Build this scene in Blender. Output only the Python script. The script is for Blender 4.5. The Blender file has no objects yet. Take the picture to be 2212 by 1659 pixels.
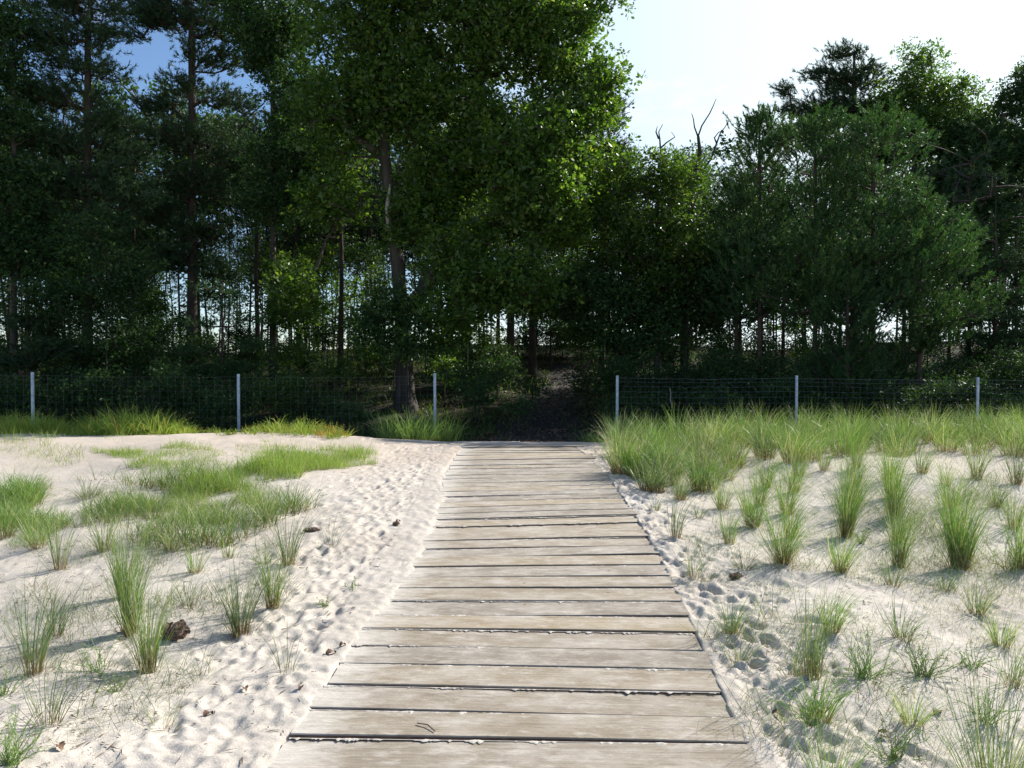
import bpy, math, random
import numpy as np
from mathutils import Vector
random.seed(7); rng = np.random.default_rng(11)
sc = bpy.context.scene
C = sc.collection
R = math.radians
# ------------------------------------------------------------ camera, sky, sun
EYE = 1.63; PITCH = R(-1.415)
cam = bpy.data.cameras.new('camera'); camo = bpy.data.objects.new('camera', cam); C.objects.link(camo)
cam.sensor_width = 36; cam.lens = 27.04; cam.clip_end = 3000; cam.clip_start = 0.05
camo.location = (0, 0, EYE); camo.rotation_euler = (R(90)+PITCH, 0, 0)
sc.camera = camo
SUN_AZ, SUN_EL = R(51), R(35.5)        # azimuth measured from +Y towards +X
sun = bpy.data.lights.new('sun', 'SUN'); sun.energy = 4.6; sun.angle = R(0.53); sun.color = (1.0, 0.955, 0.89)
so = bpy.data.objects.new('sun', sun); C.objects.link(so)
sdir = Vector((math.sin(SUN_AZ)*math.cos(SUN_EL), math.cos(SUN_AZ)*math.cos(SUN_EL), math.sin(SUN_EL)))
so.rotation_euler = sdir.to_track_quat('Z', 'Y').to_euler(); so.location = (20, 10, 30)
w = bpy.data.worlds.new('World'); sc.world = w; w.use_nodes = True
nt = w.node_tree; nt.nodes.clear()
N = nt.nodes.new; L = nt.links.new
sky = N('ShaderNodeTexSky'); sky.sky_type = 'NISHITA'; sky.sun_disc = False
sky.sun_elevation = SUN_EL; sky.sun_rotation = SUN_AZ; sky.air_density = 1.0; sky.dust_density = .3; sky.ozone_density = 4.5
# thin veil of high cloud, thicker towards the sun and the horizon
tc = N('ShaderNodeTexCoord'); nrm = N('ShaderNodeVectorMath'); nrm.operation = 'NORMALIZE'; L(tc.outputs['Generated'], nrm.inputs[0])
dot = N('ShaderNodeVectorMath'); dot.operation = 'DOT_PRODUCT'; dot.inputs[1].default_value = (math.sin(R(44))*math.cos(R(22)), math.cos(R(44))*math.cos(R(22)), math.sin(R(22)))
L(nrm.outputs[0], dot.inputs[0])
mr = N('ShaderNodeMapRange'); mr.interpolation_type = 'SMOOTHERSTEP'; mr.inputs['From Min'].default_value = 0.50; mr.inputs['From Max'].default_value = 1.06
L(dot.outputs['Value'], mr.inputs['Value'])
nz = N('ShaderNodeTexNoise'); nz.inputs['Scale'].default_value = 5.0; nz.inputs['Detail'].default_value = 7; nz.inputs['Roughness'].default_value = .62
mp = N('ShaderNodeMapping'); mp.inputs['Scale'].default_value = (1, 1, 2.2); L(nrm.outputs[0], mp.inputs[0]); L(mp.outputs[0], nz.inputs['Vector'])
cr = N('ShaderNodeMapRange'); cr.inputs['From Min'].default_value = .54; cr.inputs['From Max'].default_value = .70; cr.inputs['To Max'].default_value = .35; L(nz.outputs['Fac'], cr.inputs['Value'])
mixc = N('ShaderNodeMix'); mixc.data_type = 'RGBA'; L(mr.outputs[0], mixc.inputs['Factor']); L(sky.outputs[0], mixc.inputs[6]); mixc.inputs[7].default_value = (6.5, 7.5, 7.9, 1)
bg = N('ShaderNodeBackground'); bg.inputs['Strength'].default_value = 0.095; mixd = N('ShaderNodeMix'); mixd.data_type = 'RGBA'; L(cr.outputs[0], mixd.inputs['Factor']); L(mixc.outputs[2], mixd.inputs[6]); mixd.inputs[7].default_value = (9.5, 9.6, 9.7, 1); L(mixd.outputs[2], bg.inputs['Color'])
wo = N('ShaderNodeOutputWorld'); L(bg.outputs[0], wo.inputs['Surface'])
sc.view_settings.view_transform = 'Standard'; sc.view_settings.look = 'None'; sc.view_settings.gamma = 1
sc.view_settings.exposure = 0.80
try:
    sc.cycles.max_bounces = 6; sc.cycles.diffuse_bounces = 3; sc.cycles.transmission_bounces = 3; sc.cycles.glossy_bounces = 2
except Exception: pass

# ------------------------------------------------------------ helpers
F_ = 1661.0     # focal length in units of the 2212 px wide view used for measuring the photograph
def ray(px, py):
    x = (px-1106)/F_; u = (829.5-py)/F_
    c, s = math.cos(PITCH), math.sin(PITCH)
    return np.array([x, c-u*s, s+u*c])
def W(px, py, D):                        # world point at depth D (metres along +Y) seen at px,py
    d = ray(px, py); t = D/d[1]
    return np.array([d[0]*t, D, EYE+d[2]*t])
def tag(o, label=None, cat=None, group=None, kind=None):
    if label: o['label'] = label
    if cat: o['category'] = cat
    if group: o['group'] = group
    if kind: o['kind'] = kind
    return o
def empty(name, loc=(0, 0, 0)):
    o = bpy.data.objects.new(name, None); o.empty_display_size = .2; o.location = loc; C.objects.link(o); return o
def npmesh(name, V, F, mat, uv=None, smooth=False, parent=None, loc=None):
    V = np.asarray(V, dtype=np.float32); F = np.asarray(F, dtype=np.int32)
    if loc is not None: V = V-np.asarray(loc, dtype=np.float32)
    me = bpy.data.meshes.new(name); n, k = F.shape
    me.vertices.add(len(V)); me.vertices.foreach_set('co', V.ravel())
    me.loops.add(n*k); me.loops.foreach_set('vertex_index', F.ravel())
    me.polygons.add(n); me.polygons.foreach_set('loop_start', np.arange(0, n*k, k, dtype=np.int32))
    me.polygons.foreach_set('loop_total', np.full(n, k, dtype=np.int32))
    me.polygons.foreach_set('use_smooth', np.full(n, smooth, dtype=bool))
    if uv is not None:
        l = me.uv_layers.new(name='UVMap'); l.data.foreach_set('uv', np.asarray(uv, dtype=np.float32)[F.ravel()].ravel())
    me.materials.append(mat); me.update(calc_edges=True); me.validate()
    o = bpy.data.objects.new(name, me); C.objects.link(o)
    if parent is not None: o.parent = parent
    if loc is not None and parent is None: o.location = loc
    return o
def merge(parts):
    Vs, Fs, Us, off = [], [], [], 0
    for V, F, U in parts:
        Vs.append(V); Fs.append(F+off); Us.append(U); off += len(V)
    return np.concatenate(Vs), np.concatenate(Fs), np.concatenate(Us)

# value noise
_tab = rng.random((256, 256))
def vn(x, y):
    x = np.asarray(x, float); y = np.asarray(y, float)
    xi = np.floor(x).astype(int); yi = np.floor(y).astype(int); fx = x-xi; fy = y-yi
    fx = fx*fx*(3-2*fx); fy = fy*fy*(3-2*fy)
    a = _tab[xi & 255, yi & 255]; b = _tab[(xi+1) & 255, yi & 255]; c = _tab[xi & 255, (yi+1) & 255]; d = _tab[(xi+1) & 255, (yi+1) & 255]
    return (a*(1-fx)+b*fx)*(1-fy)+(c*(1-fx)+d*fx)*fy-.5
def fbm(x, y, o=4, g=.5):
    s = 0; a = 1
    for i in range(o): s = s+a*vn(x*2**i+17.3*i, y*2**i+5.1*i); a *= g
    return s
def sst(a, b, x):
    t = np.clip((np.asarray(x, float)-a)/(b-a), 0, 1); return t*t*(3-2*t)

# ------------------------------------------------------------ materials
def mat(name):
    m = bpy.data.materials.new(name); m.use_nodes = True; n = m.node_tree; n.nodes.clear(); return m, n
def nd(n, t, **kw):
    x = n.nodes.new(t)
    for k, v in kw.items():
        if k in x.inputs: x.inputs[k].default_value = v
        else: setattr(x, k, v)
    return x
def ramp(n, stops, fac=None):
    r = n.nodes.new('ShaderNodeValToRGB'); e = r.color_ramp.elements
    while len(e) < len(stops): e.new(.5)
    for i, (p, c) in enumerate(stops): e[i].position = p; e[i].color = (*c, 1)
    if fac is not None: n.links.new(fac, r.inputs[0])
    return r
def mixrgb(n, fac, a, b, mode='MIX'):
    m = n.nodes.new('ShaderNodeMix'); m.data_type = 'RGBA'; m.blend_type = mode
    for i, v in ((0, fac), (6, a), (7, b)):
        if isinstance(v, (int, float)): m.inputs[i].default_value = v
        elif isinstance(v, tuple): m.inputs[i].default_value = (*v, 1)
        else: n.links.new(v, m.inputs[i])
    return m.outputs[2]
def leaf_mat(name, stops, transl=.35, rough=.45, spec=.3, tcol=(1.35, 1.5, .6), base=None, tipdry=None):
    m, n = mat(name); l = n.links.new
    uv = nd(n, 'ShaderNodeUVMap'); sp = nd(n, 'ShaderNodeSeparateXYZ'); l(uv.outputs[0], sp.inputs[0])
    c = ramp(n, stops, sp.outputs[0]).outputs[0]
    if base:
        f = ramp(n, [(0.0, (1, 1, 1)), (base[1], (0, 0, 0))], sp.outputs[1]).outputs[0]
        c = mixrgb(n, f, c, base[0])
    if tipdry:
        f = ramp(n, [(tipdry[1], (0, 0, 0)), (1.0, (1, 1, 1))], sp.outputs[1]).outputs[0]
        c = mixrgb(n, f, c, tipdry[0])
    oi = nd(n, 'ShaderNodeObjectInfo'); hs = nd(n, 'ShaderNodeHueSaturation', Saturation=1.0)
    v = nd(n, 'ShaderNodeMapRange', **{'To Min': .85, 'To Max': 1.18}); l(oi.outputs['Random'], v.inputs[0]); l(v.outputs[0], hs.inputs['Value']); l(c, hs.inputs['Color'])
    c = hs.outputs[0]
    p = nd(n, 'ShaderNodeBsdfPrincipled', Roughness=rough); p.inputs['Specular IOR Level'].default_value = spec; l(c, p.inputs['Base Color'])
    t = nd(n, 'ShaderNodeBsdfTranslucent'); l(mixrgb(n, 1.0, c, tcol, 'MULTIPLY'), t.inputs[0])
    mx = nd(n, 'ShaderNodeMixShader', Fac=transl); l(p.outputs[0], mx.inputs[1]); l(t.outputs[0], mx.inputs[2])
    o = nd(n, 'ShaderNodeOutputMaterial'); l(mx.outputs[0], o.inputs[0]); return m
M = {}
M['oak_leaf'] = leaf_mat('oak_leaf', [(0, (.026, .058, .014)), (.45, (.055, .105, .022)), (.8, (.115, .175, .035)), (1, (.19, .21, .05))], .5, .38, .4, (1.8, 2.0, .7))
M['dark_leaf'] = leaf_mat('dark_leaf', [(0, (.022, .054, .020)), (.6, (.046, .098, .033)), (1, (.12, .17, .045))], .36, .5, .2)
M['needle'] = leaf_mat('needle', [(0, (.022, .048, .022)), (.6, (.040, .078, .031)), (.9, (.068, .105, .038)), (1, (.11, .09, .04))], .15, .55, .25)
M['young_needle'] = leaf_mat('young_needle', [(0, (.026, .068, .026)), (.6, (.054, .120, .040)), (.93, (.11, .17, .055)), (1, (.15, .12, .06))], .28, .5, .3)
M['marram'] = leaf_mat('marram', [(0, (.10, .195, .05)), (.55, (.165, .275, .07)), (.82, (.25, .33, .11)), (1, (.52, .47, .29))], .38, .45, .35, (1.1, 1.2, .6), ((.24, .11, .07), .34), ((.27, .33, .12), .75))
M['blue_marram'] = leaf_mat('blue_marram', [(0, (.09, .155, .065)), (.55, (.15, .225, .09)), (.82, (.23, .28, .14)), (1, (.50, .45, .30))], .32, .45, .35, (1.1, 1.2, .6), ((.26, .12, .08), .34))
M['lush'] = leaf_mat('lush', [(0, (.15, .265, .045)), (.4, (.24, .36, .07)), (.75, (.34, .41, .12)), (1, (.50, .44, .24))], .4, .5, .25, (1.1, 1.2, .6), ((.24, .22, .09), .3))
M['yellow_weed'] = leaf_mat('yellow_weed', [(0, (.20, .32, .05)), (.7, (.32, .40, .08)), (1, (.45, .36, .10))], .35, .5, .2, (1.1, 1.15, .6))
M['rust_weed'] = leaf_mat('rust_weed', [(0, (.26, .32, .06)), (.5, (.38, .27, .07)), (1, (.40, .16, .05))], .35, .5, .2, (1.1, 1.0, .6))
M['weed'] = leaf_mat('weed', [(0, (.15, .25, .07)), (.7, (.23, .34, .10)), (1, (.34, .38, .16))], .35, .5, .25, (1.1, 1.2, .6), ((.22, .14, .07), .2))
def bark(name, c1, c2, scale=7):
    m, n = mat(name); l = n.links.new
    tc = nd(n, 'ShaderNodeTexCoord'); mp = nd(n, 'ShaderNodeMapping'); mp.inputs['Scale'].default_value = (scale, scale, scale*.25); l(tc.outputs['Object'], mp.inputs[0])
    z = nd(n, 'ShaderNodeTexNoise', Scale=1.0, Detail=6.0); l(mp.outputs[0], z.inputs['Vector'])
    c = ramp(n, [(.3, c1), (.7, c2)], z.outputs[0]).outputs[0]
    p = nd(n, 'ShaderNodeBsdfPrincipled', Roughness=.9); l(c, p.inputs['Base Color']); b = nd(n, 'ShaderNodeBump', Strength=.8, Distance=.03); l(z.outputs[0], b.inputs['Height']); l(b.outputs[0], p.inputs['Normal'])
    o = nd(n, 'ShaderNodeOutputMaterial'); l(p.outputs[0], o.inputs[0]); return m
M['oak_bark'] = bark('oak_bark', (.026, .021, .016), (.085, .068, .05))
M['pine_bark'] = bark('pine_bark', (.026, .018, .015), (.085, .055, .04), 9)
M['dead_wood'] = bark('dead_wood', (.14, .11, .09), (.34, .29, .24), 12)
M['pale_bark'] = bark('pale_bark', (.22, .18, .15), (.42, .36, .30), 12)

def ground_mat():
    m, n = mat('sand_ground'); l = n.links.new
    tc = nd(n, 'ShaderNodeTexCoord'); P = tc.outputs['Object']
    def noise(s, d=6, r=.6):
        z = nd(n, 'ShaderNodeTexNoise', Scale=s, Detail=d, Roughness=r); l(P, z.inputs['Vector']); return z.outputs[0]
    big, mid, fine = noise(.7), noise(9), noise(160, 3)
    s1 = ramp(n, [(.35, (.51, .455, .39)), (.65, (.63, .575, .505))], big).outputs[0]
    s1 = mixrgb(n, ramp(n, [(.3, (0, 0, 0)), (.75, (.35, .35, .35))], mid).outputs[0], s1, (.50, .45, .385))
    g = ramp(n, [(.35, (.62, .58, .54)), (.62, (1, 1, 1))], fine).outputs[0]
    s1 = mixrgb(n, .55, s1, g, 'MULTIPLY')
    # dark organic crumbs
    v = nd(n, 'ShaderNodeTexVoronoi', Scale=34.0); l(P, v.inputs['Vector'])
    cr = ramp(n, [(.06, (1, 1, 1)), (.12, (0, 0, 0))], v.outputs[0]).outputs[0]
    pm = ramp(n, [(.52, (0, 0, 0)), (.62, (.8, .8, .8))], noise(1.7)).outputs[0]
    s1 = mixrgb(n, mixrgb(n, 1.0, cr, pm, 'MULTIPLY'), s1, (.13, .095, .06))
    # pinker trodden sand on the dune crest, forest litter beyond
    sp = nd(n, 'ShaderNodeSeparateXYZ'); l(P, sp.inputs[0])
    yy = nd(n, 'ShaderNodeMath', operation='MULTIPLY_ADD'); l(mid, yy.inputs[0]); yy.inputs[1].default_value = 2.2; l(sp.outputs[1], yy.inputs[2])
    cp = nd(n, 'ShaderNodeMapRange', **{'From Min': 9.5, 'From Max': 12.5, 'To Max': .55}); l(yy.outputs[0], cp.inputs[0])
    s1 = mixrgb(n, cp.outputs[0], s1, (.50, .41, .33))
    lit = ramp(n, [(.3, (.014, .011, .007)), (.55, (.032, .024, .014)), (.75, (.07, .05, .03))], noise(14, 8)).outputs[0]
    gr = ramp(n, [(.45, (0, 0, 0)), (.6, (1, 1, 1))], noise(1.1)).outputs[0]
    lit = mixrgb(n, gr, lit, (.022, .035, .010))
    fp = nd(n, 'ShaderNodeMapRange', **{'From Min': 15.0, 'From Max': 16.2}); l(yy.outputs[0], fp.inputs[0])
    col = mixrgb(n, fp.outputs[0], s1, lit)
    p = nd(n, 'ShaderNodeBsdfPrincipled', Roughness=.95); p.inputs['Specular IOR Level'].default_value = .15; l(col, p.inputs['Base Color'])
    b1 = nd(n, 'ShaderNodeBump', Strength=.35, Distance=.04); l(noise(7, 7, .65), b1.inputs['Height'])
    b2 = nd(n, 'ShaderNodeBump', Strength=.5, Distance=.006); l(fine, b2.inputs['Height']); l(b1.outputs[0], b2.inputs['Normal']); l(b2.outputs[0], p.inputs['Normal'])
    o = nd(n, 'ShaderNodeOutputMaterial'); l(p.outputs[0], o.inputs[0]); return m
M['ground'] = ground_mat()
def wood_mat():
    m, n = mat('weathered_plank'); l = n.links.new
    tc = nd(n, 'ShaderNodeTexCoord'); oi = nd(n, 'ShaderNodeObjectInfo')
    of = nd(n, 'ShaderNodeVectorMath', operation='SCALE'); l(oi.outputs['Random'], of.inputs['Scale']); of.inputs[0].default_value = (37, 53, 11)
    ad = nd(n, 'ShaderNodeVectorMath', operation='ADD'); l(tc.outputs['Object'], ad.inputs[0]); l(of.outputs[0], ad.inputs[1]); P = ad.outputs[0]
    def noise(sv, s, d=6, r=.6):
        mp = nd(n, 'ShaderNodeMapping'); mp.inputs['Scale'].default_value = sv; l(P, mp.inputs[0])
        z = nd(n, 'ShaderNodeTexNoise', Scale=s, Detail=d, Roughness=r); l(mp.outputs[0], z.inputs['Vector']); return z.outputs[0]
    grain = noise((.45, 26, 26), 4.0, 9, .75); blot = noise((1, 1.8, 1), 3.0, 7, .68)
    tone = ramp(n, [(0, (.27, .235, .195)), (.2, (.41, .325, .205)), (.4, (.29, .26, .22)), (.6, (.36, .295, .21)), (.8, (.31, .28, .24)), (1, (.43, .35, .235))], oi.outputs['Random']).outputs[0]
    c = mixrgb(n, ramp(n, [(.38, (0, 0, 0)), (.62, (.85, .85, .85))], grain).outputs[0], tone, (.20, .16, .12))
    c = mixrgb(n, ramp(n, [(.42, (0, 0, 0)), (.66, (.7, .7, .7))], blot).outputs[0], c, (.47, .42, .355))
    v = nd(n, 'ShaderNodeTexVoronoi', Scale=3.2); l(P, v.inputs['Vector'])
    kn = ramp(n, [(.025, (1, 1, 1)), (.05, (0, 0, 0))], v.outputs[0]).outputs[0]
    c = mixrgb(n, kn, c, (.19, .13, .085))
    d1 = noise((.7, 2.0, 1), 9.0, 9, .75)
    dust = ramp(n, [(.50, (0, 0, 0)), (.58, (.25, .25, .25)), (.72, (.75, .75, .75))], d1).outputs[0]
    sx = nd(n, 'ShaderNodeSeparateXYZ'); l(tc.outputs['Object'], sx.inputs[0])
    ma = nd(n, 'ShaderNodeMath', operation='MULTIPLY_ADD'); l(d1, ma.inputs[0]); ma.inputs[1].default_value = -1.1; l(sx.outputs[0], ma.inputs[2])
    ed = nd(n, 'ShaderNodeMapRange', **{'From Min': -1.22, 'From Max': -1.60, 'To Max': .9}); l(ma.outputs[0], ed.inputs[0])
    dm = nd(n, 'ShaderNodeMath', operation='MAXIMUM'); l(dust, dm.inputs[0]); l(ed.outputs[0], dm.inputs[1]); dust = dm.outputs[0]
    c = mixrgb(n, dust, c, (.62, .57, .50))
    p = nd(n, 'ShaderNodeBsdfPrincipled', Roughness=.85); p.inputs['Specular IOR Level'].default_value = .2; l(c, p.inputs['Base Color'])
    b = nd(n, 'ShaderNodeBump', Strength=.5, Distance=.004); l(grain, b.inputs['Height'])
    b2 = nd(n, 'ShaderNodeBump', Strength=.6, Distance=.01); l(d1, b2.inputs['Height']); l(b.outputs[0], b2.inputs['Normal']); l(b2.outputs[0], p.inputs['Normal'])
    o = nd(n, 'ShaderNodeOutputMaterial'); l(p.outputs[0], o.inputs[0]); return m
M['wood'] = wood_mat()
def plain(name, col, rough=.8, metal=0., var=.25, scale=30):
    m, n = mat(name); l = n.links.new
    tc = nd(n, 'ShaderNodeTexCoord'); z = nd(n, 'ShaderNodeTexNoise', Scale=float(scale), Detail=5.0); l(tc.outputs['Object'], z.inputs['Vector'])
    c = ramp(n, [(.3, tuple(v*(1-var) for v in col)), (.7, tuple(min(1, v*(1+var)) for v in col))], z.outputs[0]).outputs[0]
    p = nd(n, 'ShaderNodeBsdfPrincipled', Roughness=rough, Metallic=metal); l(c, p.inputs['Base Color'])
    o = nd(n, 'ShaderNodeOutputMaterial'); l(p.outputs[0], o.inputs[0]); return m
M['plank_edge_shade'] = plain('plank_edge_shade', (.15, .10, .07), .9, 0, .4, 20)  # shade of the plank gaps painted as dark brown on sides and undersides
M['galv'] = plain('galvanised_steel', (.50, .53, .56), .5, .35, .2, 12)
M['wire'] = plain('fence_wire', (.22, .225, .23), .6, .3)
M['cap'] = plain('drift_sand', (.54, .49, .42), .95, 0, .12, 60)
M['litter'] = plain('litter', (.13, .095, .065), .9, 0, .5, 9)
M['leaf_dry'] = plain('dry_leaf', (.15, .08, .045), .7, 0, .35, 25)
M['clod'] = plain('fibrous_clod', (.15, .095, .065), .95, 0, .6, 60)
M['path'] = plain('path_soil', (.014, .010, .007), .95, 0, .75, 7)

# ------------------------------------------------------------ terrain
BY = [-40, 0, 3.2, 4.45, 5.7, 7.5, 9.4, 11.2, 12.5, 14, 15.6, 17, 19, 24, 32, 36, 60, 120, 900]
BZ = [-.02, -.02, 0, .045, .10, .19, .27, .31, .325, .24, .02, -.08, .05, 1.0, 2.25, 2.0, -2.5, -4, -4]
RY = [0, 3.2, 4.45, 5.7, 6.95, 8.2, 9.45, 12.0, 14]
RX = [.95, 1.015, 1.09, 1.17, 1.20, 1.205, 1.17, 1.16, 1.15]
def cx(y): return np.interp(y, RY, RX)-1.0
def ang(y): return np.interp(y, [2.6, 3.2, 4.2, 5.0, 5.7, 7, 8.2, 9.5, 12.5], [-1.5, -2, -2.6, -1, 2.5, 6, 7.5, 5.5, 2])
def smB(y):
    s = 0
    for o in (-.5, -.25, 0, .25, .5): s = s+np.interp(np.asarray(y, float)+o, BY, BZ)
    return s/5
def H0(x, y):
    x = np.asarray(x, float); y = np.asarray(y, float)
    z = smB(y)
    z = z+.17*sst(-1.4, -4.2, x)*np.exp(-((y-12.9)/3.0)**2)*sst(16.5, 14.4, y)
    z = z+.12*sst(1.6, 5.0, x)*np.exp(-((y-10.5)/3.4)**2)
    near = sst(17.5, 15, y)
    side = sst(.1, .9, np.abs(x-cx(y))-1.0)
    z = z+near*side*(.10*fbm(x*.45+3, y*.45, 3)+.035*fbm(x*1.7, y*1.7+9, 3))
    z = z+(1-near)*(.9*sst(20, 34, y)*fbm(x*.11, y*.11+4, 3)+.10*fbm(x*.9, y*.9, 3))
    return z
def hit(px, py):
    d = ray(px, py); t = 1.0; prev = t
    while t < 80:
        p = np.array([0, 0, EYE])+d*t
        if p[2] < H0(p[0], p[1]):
            a, b = prev, t
            for _ in range(14):
                m_ = (a+b)/2; q = np.array([0, 0, EYE])+d*m_
                if q[2] < H0(q[0], q[1]): b = m_
                else: a = m_
            q = np.array([0, 0, EYE])+d*b; return q
        prev = t; t += .05 if t < 20 else .2
    return np.array([0, 0, EYE])+d*80
def grid(xs, ys, Z):
    nx, ny = len(xs), len(ys); X, Y = np.meshgrid(xs, ys)
    V = np.stack([X.ravel(), Y.ravel(), Z.ravel()], 1)
    i = np.arange((ny-1)*(nx-1)); r = i//(nx-1); c = i % (nx-1); a = r*nx+c
    return V, np.stack([a, a+1, a+nx+1, a+nx], 1)
def grow(a, b, s0, k):
    o = [a]; s = s0
    while o[-1] < b: o.append(o[-1]+s); s *= k
    o[-1] = b; return o
xf = np.arange(-4.4, 4.4, .0145)
xr = np.array(grow(4.4, 60, .0145, 1.035))[1:]
xs = np.concatenate([-xr[::-1]+0, xf, xr])
ys = [-14, -6, -2, 0, .8, 1.4, 1.8]; y = 2.1
while y < 16.0: ys.append(y); y += .012 if y < 4 else .012*(y/4)**1.5
ys.append(16.0); ys = np.array(ys)
X, Y = np.meshgrid(xs, ys); Z = H0(X, Y)
U = X-cx(Y)                       # offset from the boardwalk's centre line
nearf = sst(14.5, 12, Y)
# trodden sand beside the boards: prints
def dents(n, fx, fy, dep):
    global Z
    for k in range(n):
        x0 = fx(); y0 = fy()
        big_ = random.random() < .45
        lx = random.uniform(.035, .055) if big_ else random.uniform(.015, .035); ly = lx*random.uniform(1.3, 2.6)
        a = random.gauss(0, .5); dp = dep*random.uniform(.4, 1.1)*(1 if big_ else .6)
        r = ly*2.4
        i0, i1 = np.searchsorted(xs, [x0-r, x0+r]); j0, j1 = np.searchsorted(ys, [y0-r, y0+r])
        if i1-i0 < 2 or j1-j0 < 2: continue
        dx = X[j0:j1, i0:i1]-x0; dy = Y[j0:j1, i0:i1]-y0
        u = (dx*math.cos(a)+dy*math.sin(a))/lx; v = (-dx*math.sin(a)+dy*math.cos(a))/ly
        q = np.sqrt(u*u+v*v)*(1+.35*vn(dx*22+k, dy*22))
        Z[j0:j1, i0:i1] += -dp*sst(1.25, .55, q)+dp*.45*np.exp(-((q-1.45)/.35)**2)
R_ = random
def yb(a, b): return lambda: a+(b-a)*R_.random()**1.15
side = np.where(U < 0, sst(-.35, -.05, -U-1.0), sst(.03, .16, U-1.0))
tread = np.clip(sst(-2.6, -1.9, U)*sst(-.8, -.95, U)+.9*sst(2.0, 1.5, U)*sst(.95, 1.0, U)+.25, 0, 1)
Z += nearf*side*tread*(.016*fbm(X*5, Y*5, 3)+.009*fbm(X*22, Y*22, 3))
Z += nearf*side*(1-tread)*(.010*fbm(X*7, Y*7, 3)+.004*fbm(X*30, Y*30, 2))
dents(420, lambda: -1.1-abs(R_.gauss(0, .55)), yb(2.3, 13), .015)
dents(300, lambda: 1.25+abs(R_.gauss(0, .28)), yb(2.3, 12.5), .018)
dents(700, lambda: -1.06-abs(R_.gauss(0, .5)), yb(2.3, 11), .007)
dents(800, lambda: 1.13+abs(R_.gauss(0, .22)), yb(2.3, 12), .010)
dents(700, lambda: R_.uniform(-6, -1.8), yb(2.4, 11), .005)
dents(700, lambda: R_.uniform(1.7, 6), yb(2.4, 10), .009)
# cut for the boards, sand lapping over their ends
edge_n = .10*fbm(Y*1.7, X*0+3.3, 3)+.035*fbm(Y*9, X*5+8, 3)
Lin = np.interp(ys, [0, 3.4, 4.0, 4.6, 6, 8, 10, 11.2, 12.6], [.035, .04, .06, .09, .20, .19, .11, .10, .2])[:, None]+edge_n
Rin = np.interp(ys, [0, 9, 11, 12.6], [.0, .005, .04, .16])[:, None]+.22*edge_n
wdt = .10+.25*sst(4, 6, Y)
inL = sst(-1.0+Lin-wdt*.5, -1.0+Lin+wdt*.6, U); inR = sst(.975-Rin+.012, .975-Rin-.012, U)
inb = inL*inR*sst(12.85, 12.7, Y)
prof = smB(Y)
out_z = np.where(np.abs(U) < 1.22, prof+np.clip(Z-prof, -.035, .025)*sst(.78, 1.0, np.abs(U))+(U < 0)*sst(-1.35, -1.0, U)*(.007*sst(3.5, 5.0, Y)+.003+.012*fbm(X*14, Y*14, 3))+.004*fbm(X*20, Y*20, 2), Z)
Z = out_z*(1-inb)+(prof-.17+.006*fbm(X*15, Y*25, 2))*inb
V, Fc = grid(xs, ys, Z)
sand = npmesh('sand', V, Fc, M['ground'], smooth=True); tag(sand, 'pale trodden beach sand with footprints around the boardwalk', 'sand', None, 'structure')
def Zs(x, y):                     # height of the finished sand sheet
    if y > ys[-1] or y < ys[0]: return float(H0(x, y))
    i = min(max(np.searchsorted(xs, x)-1, 0), len(xs)-2); j = min(max(np.searchsorted(ys, y)-1, 0), len(ys)-2)
    return float(Z[j, i])
xg = np.concatenate([-np.array(grow(14, 500, .5, 1.25))[::-1], np.arange(-13.75, 14, .25), np.array(grow(14, 500, .5, 1.25))])
yg = np.concatenate([[16.0], np.arange(16.25, 38, .25), np.array(grow(38, 900, .6, 1.2))])
Xg, Yg = np.meshgrid(xg, yg); Zg = H0(Xg, Yg); Zg[0] = np.interp(xg, xs, Z[-1]) if xg[0] >= xs[0] else np.where(np.abs(xg) <= 60, np.interp(xg, xs, Z[-1]), Zg[0])
V, Fc = grid(xg, yg, Zg)
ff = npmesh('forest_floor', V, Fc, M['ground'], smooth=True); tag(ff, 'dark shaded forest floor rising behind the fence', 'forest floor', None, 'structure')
# worn path climbing into the wood
pv = []
pys = np.arange(16.4, 29, .3); pc = np.interp(pys, [16, 20, 25, 33], [.6, .9, 1.6, 2.2])
us = np.linspace(-1, 1, 9)
PX = pc[:, None]+us[None, :]*(np.interp(pys, [16, 22, 29], [1.3, .8, .4])[:, None]+.5*vn(pys*1.3, pys*0+2)[:, None]); PY = np.repeat(pys[:, None], 9, 1)
PZ = H0(PX, PY)+.012
k = np.arange(len(pys)-1)[:, None]*9+np.arange(8)[None, :]; a = k.ravel()
po = npmesh('path', np.stack([PX.ravel(), PY.ravel(), PZ.ravel()+.02], 1), np.stack([a, a+1, a+10, a+9], 1), M['path'], smooth=True); tag(po, 'brown earth path climbing into the dark wood', 'path', None, 'structure')

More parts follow.
